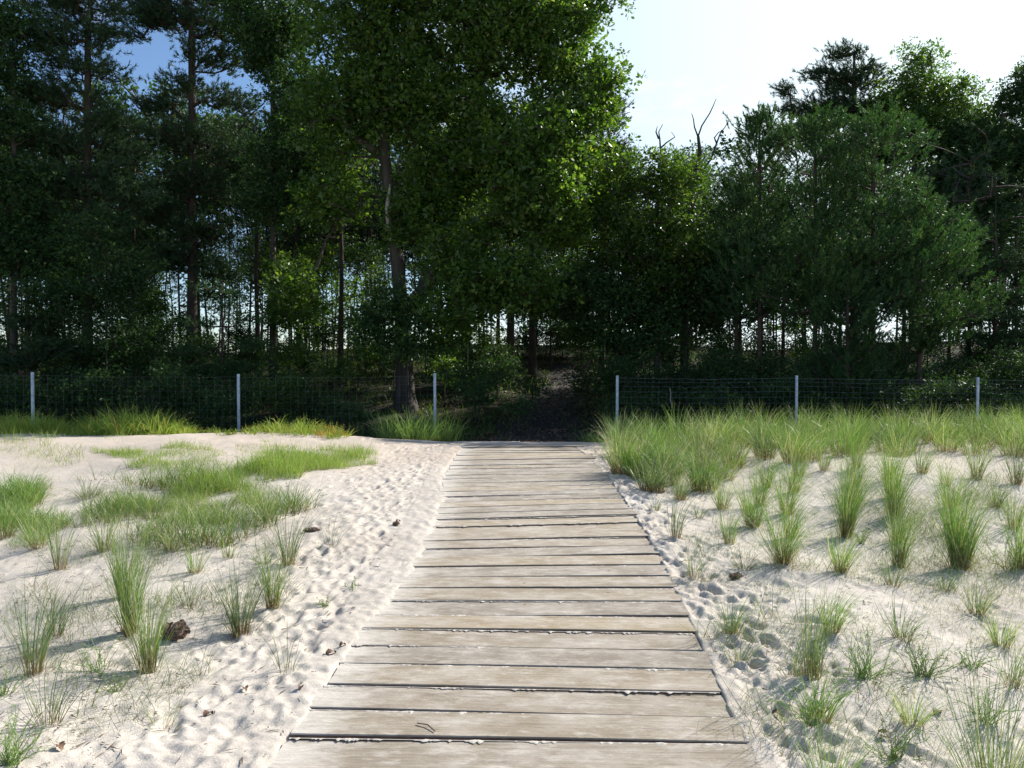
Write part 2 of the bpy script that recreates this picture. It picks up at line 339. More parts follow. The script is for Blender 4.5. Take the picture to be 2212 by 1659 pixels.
# ------------------------------------------------------------ boardwalk
bw = empty('boardwalk', (float(cx(3)), 3, 0)); tag(bw, 'weathered wooden plank boardwalk running over pale sand to the fence gap', 'boardwalk')
def plank(cxx, cy, a, wd, Lh, tilt):
    nx = 22; prof_ = [(-wd/2+.004, 0), (wd/2-.004, 0), (wd/2, -.005), (wd/2, -.036), (-wd/2, -.036), (-wd/2, -.005)]
    X_ = np.linspace(-Lh, Lh, nx); V = []
    ph = random.random()*9
    for i, x in enumerate(X_):
        bend = .004*math.sin(x*1.4+ph)
        for (yy, zz) in prof_:
            V.append((x, yy+.002*math.sin(x*2.3+ph), zz+bend))
    Fq = []
    for i in range(nx-1):
        for q in range(6):
            a0 = i*6+q; b0 = i*6+(q+1) % 6; Fq.append((a0, a0+6, b0+6, b0))
    e = (nx-1)*6
    Fq += [(0, 1, 4, 5), (1, 2, 3, 4), (e+5, e+4, e+1, e), (e+4, e+3, e+2, e+1)]
    o = npmesh('plank', V, Fq, M['wood'], parent=bw)
    o.data.materials.append(M['plank_edge_shade'])
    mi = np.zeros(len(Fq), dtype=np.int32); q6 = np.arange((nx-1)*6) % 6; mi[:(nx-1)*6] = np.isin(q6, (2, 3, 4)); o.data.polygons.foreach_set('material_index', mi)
    z = float(smB(cy)); sl = (float(smB(cy+.2))-float(smB(cy-.2)))/.4
    o.location = (cxx-bw.location.x, cy-3, z+tilt); o.rotation_euler = (math.atan(sl), random.gauss(0, .0012), a)
    return o
py_ = 1.92; pi = 0; planks = []
while py_ < 12.75:
    a = R(float(ang(py_))+random.gauss(0, .25)); wd = random.choice([.214, .220, .226, .231, .235])
    if py_ > 5.5 and random.random() < .2: wd -= .006
    x_ = float(cx(py_))+random.gauss(0, .009)
    planks.append((x_, py_, a, wd)); plank(x_, py_, a, wd, 1.0+random.uniform(-.012, .022), random.gauss(0, .003)); py_ += .25; pi += 1
for u in (-.72, 0, .72):
    yy = np.arange(1.8, 12.8, .4); V = []; Fq = []
    for y in yy:
        x = float(cx(y))+u-bw.location.x; z = float(smB(y))-.041
        for dx, dz in ((-.04, 0), (.04, 0), (.04, -.05), (-.04, -.05)): V.append((x+dx, y-3, z+dz))
    for i in range(len(yy)-1):
        for q in range(4):
            a0 = i*4+q; b0 = i*4+(q+1) % 4; Fq.append((a0, a0+4, b0+4, b0))
    npmesh('joist', V, Fq, M['wood'], parent=bw)
# wind-blown sand lying on the planks' near edges: small lumpy strips
parts = []
for (x_, y_, a, wd) in planks:
    if y_ > 10.5: continue
    n = 330 if y_ < 6 else 140
    s = np.linspace(-.985, .985, n); thick = np.clip(fbm(s*14+x_*50, s*0+y_*13, 4, .8)+.16, 0, 1)
    side_b = 1.0 if y_ < 99 else 0
    w_ = .004+.034*thick*(.2+2.0*np.abs(vn(s*60, s*0+y_*7))); h_ = .0006+.006*thick*(.3+1.6*np.abs(vn(s*55, s*0+y_*3)))
    V = []
    base = -wd/2+.001
    for j, (fu, fh) in enumerate(((0, -.3), (.1, .6), (.35, 1.0), (.65, .55), (1.0, -.12))):
        yy = wd/2+(.009*thick if fu == 0 else 0)-fu*w_; zz = np.where(fh < 0, fh*(.01 if fu < 0 else .004), h_*fh)
        V.append(np.stack([s, yy, zz], 1))
    V = np.array(V)                              # 5,n,3
    ca, sa = math.cos(a), math.sin(a)
    VX = x_+V[..., 0]*ca-V[..., 1]*sa; VY = y_+V[..., 0]*sa+V[..., 1]*ca; VZ = smB(VY)+V[..., 2]+.0005
    VV = np.stack([VX.ravel(), VY.ravel(), VZ.ravel()], 1)
    k = (np.arange(4)[:, None]*n+np.arange(n-1)[None, :]).ravel()
    parts.append((VV, np.stack([k, k+1, k+n+1, k+n], 1), np.zeros((len(VV), 2))))
V, Fq, U_ = merge(parts)
tag(npmesh('drifted_sand', V, Fq, M['cap'], smooth=True), 'thin lines of drifted sand along the plank gaps', 'sand', None, 'stuff')

# ------------------------------------------------------------ tubes
def tube(pts, rad, sides=8, wob=0.):
    pts = np.asarray(pts, float); n = len(pts); rad = np.broadcast_to(np.asarray(rad, float), (n,))
    T = np.gradient(pts, axis=0); T /= np.linalg.norm(T, axis=1)[:, None]+1e-9
    ref = np.array([0., 1, 0]) if abs(T[0, 1]) < .8 else np.array([1., 0, 0])
    A = np.cross(T, ref); A /= np.linalg.norm(A, axis=1)[:, None]+1e-9; B = np.cross(T, A)
    th = np.linspace(0, 2*np.pi, sides, endpoint=False)
    rr = rad[:, None]*(1+wob*(rng.random((n, sides))-.5))
    V = pts[:, None, :]+rr[..., None]*(np.cos(th)[None, :, None]*A[:, None, :]+np.sin(th)[None, :, None]*B[:, None, :])
    V = V.reshape(-1, 3); i = np.arange(n-1)[:, None]*sides; j = np.arange(sides)[None, :]; j2 = (j+1) % sides
    F = np.stack([(i+j).ravel(), (i+j2).ravel(), (i+j2+sides).ravel(), (i+j+sides).ravel()], 1)
    return V, F, np.zeros((len(V), 2))
def segs(A, B, ra, rb, sides=4):
    n = len(A); T = B-A; T /= np.linalg.norm(T, axis=1)[:, None]+1e-9
    ref = np.where(np.abs(T[:, 2:3]) < .9, np.array([[0, 0, 1.]]), np.array([[1., 0, 0]]))
    P = np.cross(T, ref); P /= np.linalg.norm(P, axis=1)[:, None]+1e-9; Q = np.cross(T, P)
    th = np.linspace(0, 2*np.pi, sides, endpoint=False)
    ring = np.cos(th)[None, :, None]*P[:, None]+np.sin(th)[None, :, None]*Q[:, None]
    V = np.concatenate([A[:, None]+ra[:, None, None]*ring, B[:, None]+rb[:, None, None]*ring], 1).reshape(-1, 3)
    b = np.arange(n)[:, None]*2*sides; j = np.arange(sides)[None]; j2 = (j+1) % sides
    F = np.stack([(b+j).ravel(), (b+j2).ravel(), (b+j2+sides).ravel(), (b+j+sides).ravel()], 1)
    return V, F, np.zeros((len(V), 2))

# ------------------------------------------------------------ fence
def make_fence(name, label, posts, ext):
    g = empty(name, (posts[0][0], posts[0][1], float(H0(posts[0][0], posts[0][1])))); tag(g, label, 'fence')
    o0 = np.array(g.location)
    for (x, y, zt) in posts:
        zb = float(H0(x, y))-.3; ln = random.uniform(-.012, .012)
        V, F, U_ = tube([(x, y, zb), (x+ln*.5, y, (zb+zt)/2), (x+ln, y, zt-.01), (x+ln, y, zt)], [.032, .032, .032, .026], 10)
        po_ = npmesh('post', V-o0, F, M['galv'], parent=g, smooth=True)
    parts = []
    P = [(p[0], p[1]-.036, p[2]) for p in posts]
    ts = [.06, .14, .24, .35, .47, .60, .74, .89, 1.04, 1.19, 1.33]
    for i in range(len(P)-1):
        a, b = np.array(P[i]), np.array(P[i+1]); n = 9
        ln = np.linalg.norm(b[:2]-a[:2]); ztop = lambda t: a[2]*(1-t)+b[2]*t
        for q in ts:
            t = np.linspace(0, 1, n); sag = -.02*np.sin(t*np.pi)
            pts = np.stack([a[0]+(b[0]-a[0])*t, a[1]+(b[1]-a[1])*t, a[2]+(b[2]-a[2])*t-q+sag*(1 if q < 1 else .3)+.006*rng.standard_normal(n)], 1)
            parts.append(tube(pts, .0014 if q > .1 else .0022, 3))
        m = int(ln/.15)
        for k in range(1, m):
            t = k/m; x = a[0]+(b[0]-a[0])*t; y = a[1]+(b[1]-a[1])*t-.004; zt = ztop(t)-.06-.02*math.sin(t*math.pi)
            parts.append(tube([(x, y, zt), (x+random.gauss(0, .006), y, zt-.6), (x+random.gauss(0, .006), y, zt-1.28)], .0011, 3))
    V, F, U_ = merge(parts); npmesh('wire_mesh', V-o0, F, M['wire'], parent=g)
    return g
def pt(px, pyt, D): p = W(px, pyt, D); return (float(p[0]), D, float(p[2]))
make_fence('wire_fence', 'galvanised wire mesh fence on steel posts left of the boardwalk gap', [pt(939, 806, 16.7), pt(515, 808, 16.0), pt(70, 804, 15.5), pt(-390, 802, 15.1)], 0)
make_fence('wire_fence', 'galvanised wire mesh fence on steel posts right of the boardwalk gap', [pt(1333, 811, 17), pt(1721, 811, 17), pt(2112, 815, 17), pt(2500, 815, 17)], 0)
v = [W(1447, 838, 16.9), W(1449, 850, 16.9), W(1448, 862, 16.9), W(1452, 882, 16.9)]
V, F, U_ = tube(v, .010, 5, .3); tag(npmesh('bare_stick', V, F, M['pale_bark']), 'pale crooked stick hanging in the wire fence right of the gap', 'stick')

# ------------------------------------------------------------ grass
def blades(n, r0, Lm, Lv, tilt, curv, wid, wind=(.25, 0), seg=5, cbias=0., height_uv=1.):
    az = rng.random(n)*2*np.pi; rr = r0*np.sqrt(rng.random(n))
    bx = rr*np.cos(az); by = rr*np.sin(az); az2 = az+rng.normal(0, .7, n)
    Ln = Lm*(1-Lv*rng.random(n)**1.3); th0 = np.abs(rng.normal(0, tilt, n))+rr/max(r0, 1e-3)*tilt*.6; k = np.abs(rng.normal(curv, curv*.6, n))
    P = np.zeros((n, seg+1, 3)); P[:, 0, 0] = bx; P[:, 0, 1] = by; P[:, 0, 2] = -.03
    dx, dy = np.cos(az2), np.sin(az2)
    for s in range(seg):
        t = (s+.5)/seg; th = th0+k*t*t*1.6
        d = np.stack([np.sin(th)*dx+wind[0]*t*t, np.sin(th)*dy+wind[1]*t*t, np.cos(th)], 1); d /= np.linalg.norm(d, axis=1)[:, None]
        P[:, s+1] = P[:, s]+d*(Ln/seg)[:, None]
    wa = rng.random(n)*np.pi; wv = np.stack([np.cos(wa), np.sin(wa), np.zeros(n)], 1)
    ww = wid*(.7+.6*rng.random(n)); tp = np.array([.8, 1, .95, .8, .5, .08, .05])[:seg+1] if seg == 5 else np.linspace(1, .08, seg+1)
    half = ww[:, None]*tp[None]*.5
    V = np.stack([P-wv[:, None]*half[..., None], P+wv[:, None]*half[..., None]], 2).reshape(-1, 3)
    b = np.arange(n)[:, None]*(seg+1)*2; j = np.arange(seg)[None]*2
    F = np.stack([(b+j).ravel(), (b+j+1).ravel(), (b+j+3).ravel(), (b+j+2).ravel()], 1)
    u = np.clip(rng.random(n)*1.0+cbias, .0, 1)
    UV = np.stack([np.repeat(u, (seg+1)*2), np.tile(np.repeat(np.linspace(0, 1, seg+1), 2), n)], 1)
    return V, F, UV
def weed_mesh(n, h, spread, leaf=.02, lm=7):
    P = []; parts = []
    for i in range(n):
        a = rng.random()*6.28; th = rng.random()*spread; L_ = h*rng.uniform(.5, 1.05)
        pts = [np.array([rng.normal(0, .015), rng.normal(0, .015), -.02])]; d = np.array([math.sin(th)*math.cos(a), math.sin(th)*math.sin(a), math.cos(th)])
        for s in range(6):
            d = d+rng.normal(0, .27, 3)+np.array([.02, 0, .03]); d /= np.linalg.norm(d); pts.append(pts[-1]+d*L_/6)
        V, F, U_ = tube(pts, np.linspace(.0022, .0008, 7), 3); U_ = np.stack([np.full(len(V), .4+.3*rng.random()), np.repeat(np.linspace(.1, 1, 7), 3)], 1); parts.append((V, F, U_))
        pts = np.array(pts); m = lm*5
        t = rng.random(m)*5.5+.4; i0 = t.astype(int); c = pts[i0]+(pts[np.minimum(i0+1, 6)]-pts[i0])*(t-i0)[:, None]
        d = rng.normal(0, 1, (m, 3)); d[:, 2] = np.abs(d[:, 2])*.8; d /= np.linalg.norm(d, axis=1)[:, None]
        sd = np.cross(d, rng.normal(0, 1, (m, 3))); sd /= np.linalg.norm(sd, axis=1)[:, None]
        l_ = leaf*(.5+.7*rng.random(m))[:, None]; V = np.stack([c, c+d*l_*.5+sd*l_*.14, c+d*l_, c+d*l_*.5-sd*l_*.14], 1).reshape(-1, 3)
        F = np.arange(4*m).reshape(m, 4); U_ = np.stack([np.repeat(rng.random(m), 4), np.full(4*m, .7)], 1); parts.append((V, F, U_))
    return merge(parts)
def ground_pt(px, py):
    q = hit(px, py); return np.array([q[0], q[1], Zs(q[0], q[1])])
LG = 'planted grass tufts left of the boardwalk'; RG = 'planted grass tufts right of the boardwalk'
def tuft(px, py, ptop, n, spread, label, grp, m='marram', curv=.5, wind=.18, r0=.05, cb=0., wid=.0042, lv=.55):
    p = ground_pt(px, py); h = max(.08, (py-ptop)*p[1]/F_*1.0)
    n = int(n*1.35); wind += rng.uniform(.02, .22)+(.12 if px > 1300 else 0); V, F, U_ = blades(n, r0*.72, h*1.30, lv*.9, spread*.85, curv*1.1, wid*.72, (wind, rng.normal(0, .08)), cbias=cb)
    dead = merge([blades(max(8, n//6), r0*1.5, h*.42, .6, .9, 1.2, wid*.8, (.1, 0), cbias=.8), blades(max(4, n//9), r0*1.2, h*1.1, .4, spread*2.2+.1, 1.3, wid*.6, (wind+.25, 0), cbias=.1)])
    side_ = blades(max(8, n//6), r0*1.1, h*.9, .5, spread*1.7+.12, .9, wid*.65, (wind*1.2, .05), cbias=cb)
    V, F, U_ = merge([(V, F, U_), dead, side_])
    o = npmesh('grass_tuft', V+p, F, M[m], uv=U_, loc=p); tag(o, label, 'grass tuft', grp); return o
# -- left side, near to far
tuft(107, 1564, 1380, 34, .30, 'thin splayed grass tuft with reddish base, lowest one left of the boardwalk', LG, 'blue_marram', .35, .30)
tuft(75, 1456, 1262, 60, .14, 'pale upright grass tuft by the left edge, above the splayed reddish one', LG, 'blue_marram', .3)
tuft(118, 1376, 1248, 45, .20, 'thin grass tuft just behind the pale upright one near the left edge', LG, 'blue_marram', .4, .3)
tuft(320, 1451, 1262, 85, .11, 'tall grass tuft with straw yellow foot, nearest of the tall ones left of the boardwalk', LG, 'marram', .3, .05, cb=.1)
tuft(282, 1368, 1150, 110, .09, 'tallest bright green grass tuft, between the brown clod and the left edge', LG, 'marram', .25, .05)
tuft(268, 1290, 1130, 70, .13, 'green grass tuft directly behind the tallest one on the left', LG, 'marram', .4, .1)
tuft(520, 1366, 1210, 95, .20, 'fan shaped upright grass tuft with red stems beside the brown clod', LG, 'blue_marram', .3, .08)
tuft(410, 1311, 1228, 26, .25, 'small sparse grass tuft behind the brown clod', LG, 'blue_marram', .5)
tuft(421, 1238, 1165, 55, .22, 'short bushy grass tuft with orange yellow base below the green meadow', LG, 'marram', .4, .1, cb=.15)
tuft(588, 1313, 1168, 80, .16, 'grass tuft with reddish brown foot, nearest the footprints on the left', LG, 'marram', .35, .1, cb=.05)
tuft(623, 1219, 1085, 60, .22, 'tall sparse wispy grass tuft right of the green meadow', LG, 'blue_marram', .35, .1)
tuft(575, 1120, 1050, 55, .30, 'reddish splayed grass tuft at the right end of the green meadow', LG, 'marram', .4, .1, cb=.3)
tuft(493, 1205, 1150, 34, .2, 'short thin grass tuft under the middle of the green meadow', LG)
tuft(130, 1229, 1095, 45, .14, 'slim grass tuft right of the red based one at the left', LG, 'blue_marram', .4, .1)
tuft(81, 1184, 1070, 60, .42, 'splayed grass tuft with dark red stems at the left', LG, 'marram', .3, .05, cb=.1)
tuft(225, 1190, 1085, 65, .25, 'grass tuft with reddish stems left below the green meadow', LG, 'marram', .45, .1, cb=.2)
tuft(8, 1160, 1060, 120, .35, 'broad bright green grass clump cut by the left edge', LG, 'marram', .5, .1, .09)
tuft(715, 1180, 1105, 16, .45, 'leaning wiry grass plant on the trodden sand left of the boardwalk', LG, 'blue_marram', .3, .35)
tuft(620, 1452, 1335, 12, .22, 'single thin forked grass plant near the left edge of the boardwalk', LG, 'blue_marram', .5, .05)
tuft(350, 1562, 1490, 14, .4, 'tiny dry grass seedling at the bottom left', LG, 'marram', .4, .05, cb=.5)
tuft(104, 1056, 1020, 26, .35, 'small dry brownish grass tuft in front of the left meadow patch', LG, 'marram', cb=.5)
tuft(370, 1190, 1120, 60, .5, 'yellowing flattened grass tuft at the foot of the green meadow', LG, 'marram', .8, .1, cb=.45)
tuft(190, 1075, 1015, 130, .55, 'dark green arching grass clump left of the green meadow', LG, 'blue_marram', .9, .15, .10)
tuft(480, 1130, 1040, 130, .5, 'wide arching grass clump inside the green meadow', LG, 'blue_marram', .8, .15, .12)
tuft(330, 1120, 1040, 110, .4, 'green grass clump at the left end of the diagonal meadow', LG, 'blue_marram', .7, .15, .10)
# -- right side
tuft(2150, 1745, 1440, 120, .30, 'tall dark grass clump cut by the bottom right corner', RG, 'blue_marram', .3, .10, .09)
tuft(1795, 1720, 1530, 60, .22, 'grass tuft cut by the bottom edge right of the boardwalk', RG, 'marram', .3, .05)
tuft(1773, 1556, 1440, 60, .30, 'bushy bright green grass tuft at the lower right beside a footprint', RG, 'marram', .4, .15)
tuft(1971, 1566, 1470, 50, .38, 'feathery low grass tuft with red stems at the lower right', RG, 'marram', .5, .1, cb=.15)
tuft(1756, 1461, 1280, 60, .10, 'tall upright grass tuft with red lower stems right of the boardwalk', RG, 'blue_marram', .2, .05)
tuft(1713, 1450, 1330, 12, .12, 'very thin upright grass stems left of the tall red stemmed tuft', RG, 'blue_marram', .3, .05)
tuft(1598, 1424, 1320, 45, .5, 'sprawling dark grass tuft throwing shadow onto the planks', RG, 'blue_marram', .9, .3)
tuft(1581, 1372, 1262, 60, .30, 'spiky grass tuft closest to the right side of the boardwalk', RG, 'blue_marram', .7, .3)
tuft(1796, 1366, 1250, 75, .22, 'leaning green grass tuft behind the tall red stemmed one', RG, 'marram', .5, .5)
tuft(1951, 1381, 1285, 60, .35, 'arching sparse grass tuft leaning right at the lower right', RG, 'blue_marram', .7, .5)
tuft(2111, 1326, 1240, 60, .28, 'grass tuft with red brown stubble base near the right edge', RG, 'blue_marram', .4, .3, cb=.1)
tuft(2162, 1393, 1305, 60, .25, 'thin grass tuft with straw base close to the right edge', RG, 'marram', .4, .1, cb=.1)
tuft(2185, 1478, 1350, 40, .3, 'wiry grass tuft above the bottom right clump', RG, 'blue_marram', .4, .1)
tuft(1928, 1266, 1180, 40, .35, 'sparse grass tuft in bare sand between the two tall rows at right', RG, 'blue_marram', .5, .2)
tuft(2043, 1275, 1205, 45, .35, 'low grass tuft with pinkish stubble below the tallest right clump', RG, 'blue_marram', .5, .2)
tuft(1499, 1250, 1180, 30, .32, 'small thin grass tuft beside the right edge of the planks', RG, 'blue_marram', .5, .2)
tuft(1607, 1228, 1165, 70, .75, 'flattened grass tuft lying over a dark hollow right of the boardwalk', RG, 'blue_marram', 1.2, .6)
tuft(1461, 1160, 1062, 50, .14, 'dark slender grass tuft leaning right close to the planks', RG, 'blue_marram', .2, .75)
tuft(1575, 1174, 1085, 60, .22, 'short leaning grass tuft below the dense green one', RG, 'marram', .4, .5)
tuft(1625, 1138, 1025, 170, .20, 'dense bright green grass tuft in the first row from the boardwalk', RG, 'marram', .5, .35, .07)
tuft(1691, 1217, 1060, 150, .28, 'wide open grass tuft with red base in the second row from the boardwalk', RG, 'marram', .5, .4, .06)
tuft(1700, 1110, 1000, 110, .22, 'grass tuft further up the second row from the boardwalk', RG, 'marram', .5, .35, .06)
tuft(1817, 1236, 1130, 100, .25, 'grass tuft with straw base at the foot of the third row', RG, 'marram', .5, .3, .05, .1)
tuft(1828, 1160, 1000, 150, .14, 'tall narrow grass tuft in the middle of the third row', RG, 'marram', .4, .3, .06)
tuft(1840, 1085, 970, 130, .2, 'grass tuft at the top of the third row', RG, 'marram', .4, .3, .06)
tuft(1941, 1224, 1075, 110, .13, 'slim grass tuft tapering to a point in the fourth row', RG, 'marram', .4, .35, .05)
tuft(1933, 1118, 970, 150, .15, 'tall grass tuft above the slim one in the fourth row', RG, 'marram', .4, .3, .06)
tuft(2075, 1227, 1036, 240, .14, 'largest dense green grass tuft right of the boardwalk, in the fifth row', RG, 'marram', .35, .15, .08)
tuft(2207, 1228, 1090, 120, .16, 'dense grass tuft cut by the right edge', RG, 'marram', .35, .1, .06)
tuft(2043, 1048, 980, 50, .35, 'small grass tuft with brown stubble up the slope at right', RG, 'marram', .5, .2, cb=.3)
tuft(2151, 1096, 1020, 80, .3, 'dull green grass tuft above the dense one at the right edge', RG, 'blue_marram', .5, .2)
tuft(1415, 1102, 1060, 34, .4, 'small low grass tuft below the thick band near the planks', RG, 'blue_marram', .6, .3)
tuft(1510, 1118, 1075, 40, .4, 'thin low grass tuft between the planks and the dense first row', RG, 'blue_marram', .6, .5)
def weed(px, py, ptop, n, spread, label, m='weed', leaf=.025, lm=5):
    p = ground_pt(px, py); h = (py-ptop)*p[1]/F_
    V, F, U_ = weed_mesh(int(n*1.5), h*1.9, spread*1.1, leaf*.55, lm)
    o = npmesh('weed', V+p, F, M[m], uv=U_, loc=p); tag(o, label, 'weed', 'small wild weeds on the sand')
weed(20, 1655, 1575, 26, 1.0, 'leafy green weed in the bottom left corner', lm=5)
weed(215, 1452, 1385, 9, .7, 'thin leafy weed between two grass tufts at the lower left')
weed(250, 1492, 1462, 8, 1.1, 'tiny creeping green weed at the lower left')
weed(8, 1500, 1440, 12, .9, 'wiry weed on the left edge of the sand')
weed(700, 1308, 1290, 8, 1.1, 'tiny green seedling on the footprints left of the boardwalk')
weed(762, 1268, 1248, 7, 1.2, 'tiny yellowish seedling closest to the left side of the planks')
weed(1871, 1462, 1390, 26, 1.0, 'ferny green weed spreading right of the tall red stemmed tuft')
weed(1996, 1458, 1400, 26, 1.0, 'ferny pale green weed in the middle of the lower right sand')
weed(1745, 1560, 1455, 16, .9, 'leafy weed wrapped round the bushy tuft at the lower right')
weed(1930, 1640, 1580, 18, 1.1, 'low sprawling weed near the bottom edge at right')
weed(2180, 1230, 1165, 12, .6, 'bright yellow green weed by the right edge clump', 'yellow_weed', .04)
weed(1860, 1175, 1150, 10, 1.1, 'small round leaved weed between the third and fourth rows', leaf=.035)
weed(2130, 1560, 1490, 16, 1.0, 'wiry spreading weed above the bottom right clump')
weed(575, 1215, 1180, 10, 1.0, 'small weed under the wispy tuft at the left')
weed(2100, 1440, 1395, 14, 1.0, 'small wiry weed between the straw based tuft and the right edge')

# -- more tufts up the planted rows
for (px, py, pt_, n_, lab) in ((1640, 1092, 985, 90, 'grass tuft directly above the dense one in the first row'), (1655, 1052, 960, 80, 'uppermost grass tuft of the first row'), (1706, 1162, 1060, 80, 'middle grass tuft of the second row'), (1716, 1062, 965, 90, 'upper grass tuft of the second row'), (1724, 1028, 940, 80, 'uppermost grass tuft of the second row'),
        (1834, 1122, 1010, 90, 'grass tuft between the middle and top ones of the third row'), (1846, 1046, 950, 80, 'second highest grass tuft of the third row'), (1850, 1012, 925, 80, 'highest grass tuft of the third row'), (1938, 1170, 1050, 90, 'grass tuft just above the slim one of the fourth row'), (1928, 1076, 960, 90, 'second highest grass tuft of the fourth row'), (1922, 1036, 930, 80, 'highest grass tuft of the fourth row'),
        (2062, 1150, 1030, 80, 'grass tuft tucked behind the largest one of the fifth row'), (2052, 1096, 990, 80, 'grass tuft further up behind the largest one'), (1990, 1022, 935, 80, 'small green tuft between the tops of the fourth and fifth rows'), (2110, 1034, 930, 90, 'green tuft above the dull one near the right edge'), (2195, 1046, 940, 90, 'green tuft high up at the right edge'), (2190, 1140, 1030, 70, 'grass tuft behind the dense clump cut by the right edge'),
        (1780, 1016, 940, 60, 'small tuft between the tops of the second and third rows'), (1560, 1100, 1010, 90, 'green leaning tuft just below the band before the first row'), (1470, 1080, 1000, 90, 'wispy green tuft below the silvery arching clump')):
    tuft(px, py, pt_, n_, rng.uniform(.16, .28), lab, RG, 'marram' if rng.random() < .7 else 'blue_marram', .5, .25, .06)
# -- thick band in front of the right fence
protoN = 0
for row in range(10):
    for k in range(22):
        x = 1.60+k*.46+rng.normal(0, .10)+row*.02; y = 8.9+row*.52+rng.normal(0, .12)
        front = np.interp(x, [1.3, 2.0, 3.0, 4.5, 6, 12], [9.0, 8.7, 9.6, 10.2, 10.2, 10.4])
        if y < front or x/y > .78: continue
        p = np.array([x, y, Zs(x, y)]); h = rng.uniform(.46, .70)
        n = int(rng.uniform(85, 150)); wid = .0062
        V, F, U_ = merge([blades(int(n*1.0), .13, h*1.2, .55, .24, .6, wid*.8, (.42, 0), cbias=rng.normal(0, .1)), blades(14, .12, h*1.0, .6, .6, 1.1, wid*.8, (.2, 0), cbias=.8)])
        o = npmesh('grass_tuft', V+p, F, M['marram' if rng.random() < .75 else 'blue_marram'], uv=U_, loc=p)
        pr_ = 'front edge' if row < 4 else ('middle' if row < 7 else 'back'); ps_ = ['by the boardwalk corner', 'left of the middle right post', 'around the middle right post', 'between the middle and rightmost posts', 'by the rightmost post'][int(np.clip((x/y-.15)/.125, 0, 4))]
        tag(o, 'dense grass clump at the '+pr_+' of the band, '+ps_, 'grass tuft', 'grass clumps in the thick band before the right fence')
for (px, py, pt_, lab, cb, m) in ((1345, 1022, 925, 'grass clump with straw yellow stems at the band corner beside the planks', .45, 'marram'), (1375, 1030, 915, 'darkest big green clump at the corner of the band', -.3, 'marram'),
                               (1440, 1045, 935, 'silvery arching clump spilling over the front of the band', .1, 'blue_marram'), (1520, 1060, 950, 'green clump on the front edge of the band before the first row', -.1, 'marram'), (1410, 1060, 975, 'drooping clump at the foot of the silvery one', .0, 'blue_marram')):
    p = ground_pt(px, py); h = (py-pt_)*p[1]/F_
    V, F, U_ = blades(230, .13, h*1.25, .5, .22, .8, .006, (.42, 0), cbias=cb)
    o = npmesh('grass_tuft', V+p, F, M[m], uv=U_, loc=p); tag(o, lab, 'grass tuft', RG)
for (px, py, pt_) in ((2090, 930, 868), (2150, 935, 880), (2030, 935, 900), (2190, 940, 890)):
    pass
# -- meadow patches on the left dune (nobody could count these blades)
def inpoly(poly, x, y):
    c = np.zeros(len(x), bool); n = len(poly)
    for i in range(n):
        (x1, y1), (x2, y2) = poly[i], poly[(i+1) % n]
        cond = ((y1 > y) != (y2 > y)) & (x < (x2-x1)*(y-y1)/(y2-y1+1e-12)+x1); c ^= cond
    return c
def meadow(pxs, n, h, m, label, wid=.006, tilt=.35, name='grass', soft=.12, curv=.7, thr=-.10):
    W_ = [hit(a, b)[:2] for a, b in pxs]; W_ = np.array(W_)
    lo = W_.min(0)-.2; hi = W_.max(0)+.2
    x = rng.uniform(lo[0], hi[0], n*6); y = rng.uniform(lo[1], hi[1], n*6)
    xx = x+soft*6*vn(x*2.1, y*2.1); yy = y+soft*6*vn(x*2.1+40, y*2.1)
    k = inpoly(W_, xx, yy) & (vn(x*3.3, y*3.3)+.28*rng.random(len(x)) > thr); x, y = x[k][:n], y[k][:n]; n = len(x)
    V, F, U_ = blades(n, .01, h, .6, tilt, curv, wid, (.12 if wid > .004 else .4, 0), seg=3)
    zz = np.array([Zs(a, b) for a, b in zip(x, y)])
    V = V.reshape(n, 8, 3); V *= (.35+1.1*np.clip(vn(x*1.9, y*1.9)+.5, 0, 1)**1.2)[:, None, None]; V[..., 0] += x[:, None]; V[..., 1] += y[:, None]; V[..., 2] += zz[:, None]
    o = npmesh(name, V.reshape(-1, 3), F, M[m], uv=U_); tag(o, label, 'grass', None, 'stuff')
meadow([(0, 930), (60, 925), (125, 955), (130, 1000), (100, 1020), (0, 1025), (-60, 980)], 3400, .31, 'lush', 'bright grass patch at the left edge of the dune')
meadow([(300, 985), (380, 966), (450, 975), (470, 1005), (390, 1022), (320, 1015)], 3200, .26, 'lush', 'round bright green grass cushion in the middle of the left dune')
meadow([(850, 978), (780, 975), (640, 985), (520, 995), (480, 1025), (380, 1050), (290, 1085), (300, 1120), (360, 1145), (460, 1140), (540, 1090), (600, 1050), (720, 1015), (830, 992)], 11500, .32, 'lush', 'diagonal strip of bright green grass across the left dune')
meadow([(40, 1040), (240, 1035), (330, 1065), (200, 1120), (260, 1190), (420, 1195), (600, 1140), (640, 1060), (520, 1030), (300, 1035)], 5200, .40, 'marram', 'thin taller grass around the foot of the diagonal strip')
meadow([(180, 970), (280, 972), (270, 995), (190, 995)], 1500, .15, 'lush', 'small sparse grass patch left of the round cushion')
meadow([(225, 935), (300, 938), (295, 958), (230, 955)], 1600, .16, 'lush', 'small sparse grass patch near the crest of the left dune')
meadow([(500, 955), (620, 960), (640, 985), (520, 985)], 1300, .14, 'yellow_weed', 'sparse yellowish grass below the rusty weeds')
meadow([(0, 1070), (120, 1090), (180, 1130), (120, 1165), (0, 1165)], 4500, .32, 'marram', 'loose pale green grass along the left edge of the sand')
meadow([(1340, 1030), (1420, 1080), (1560, 1075), (1700, 1060), (1900, 1010), (2200, 1000), (2250, 930), (1340, 950)], 3000, .35, 'marram', 'thin grass filling between the clumps of the right band', wid=.005)
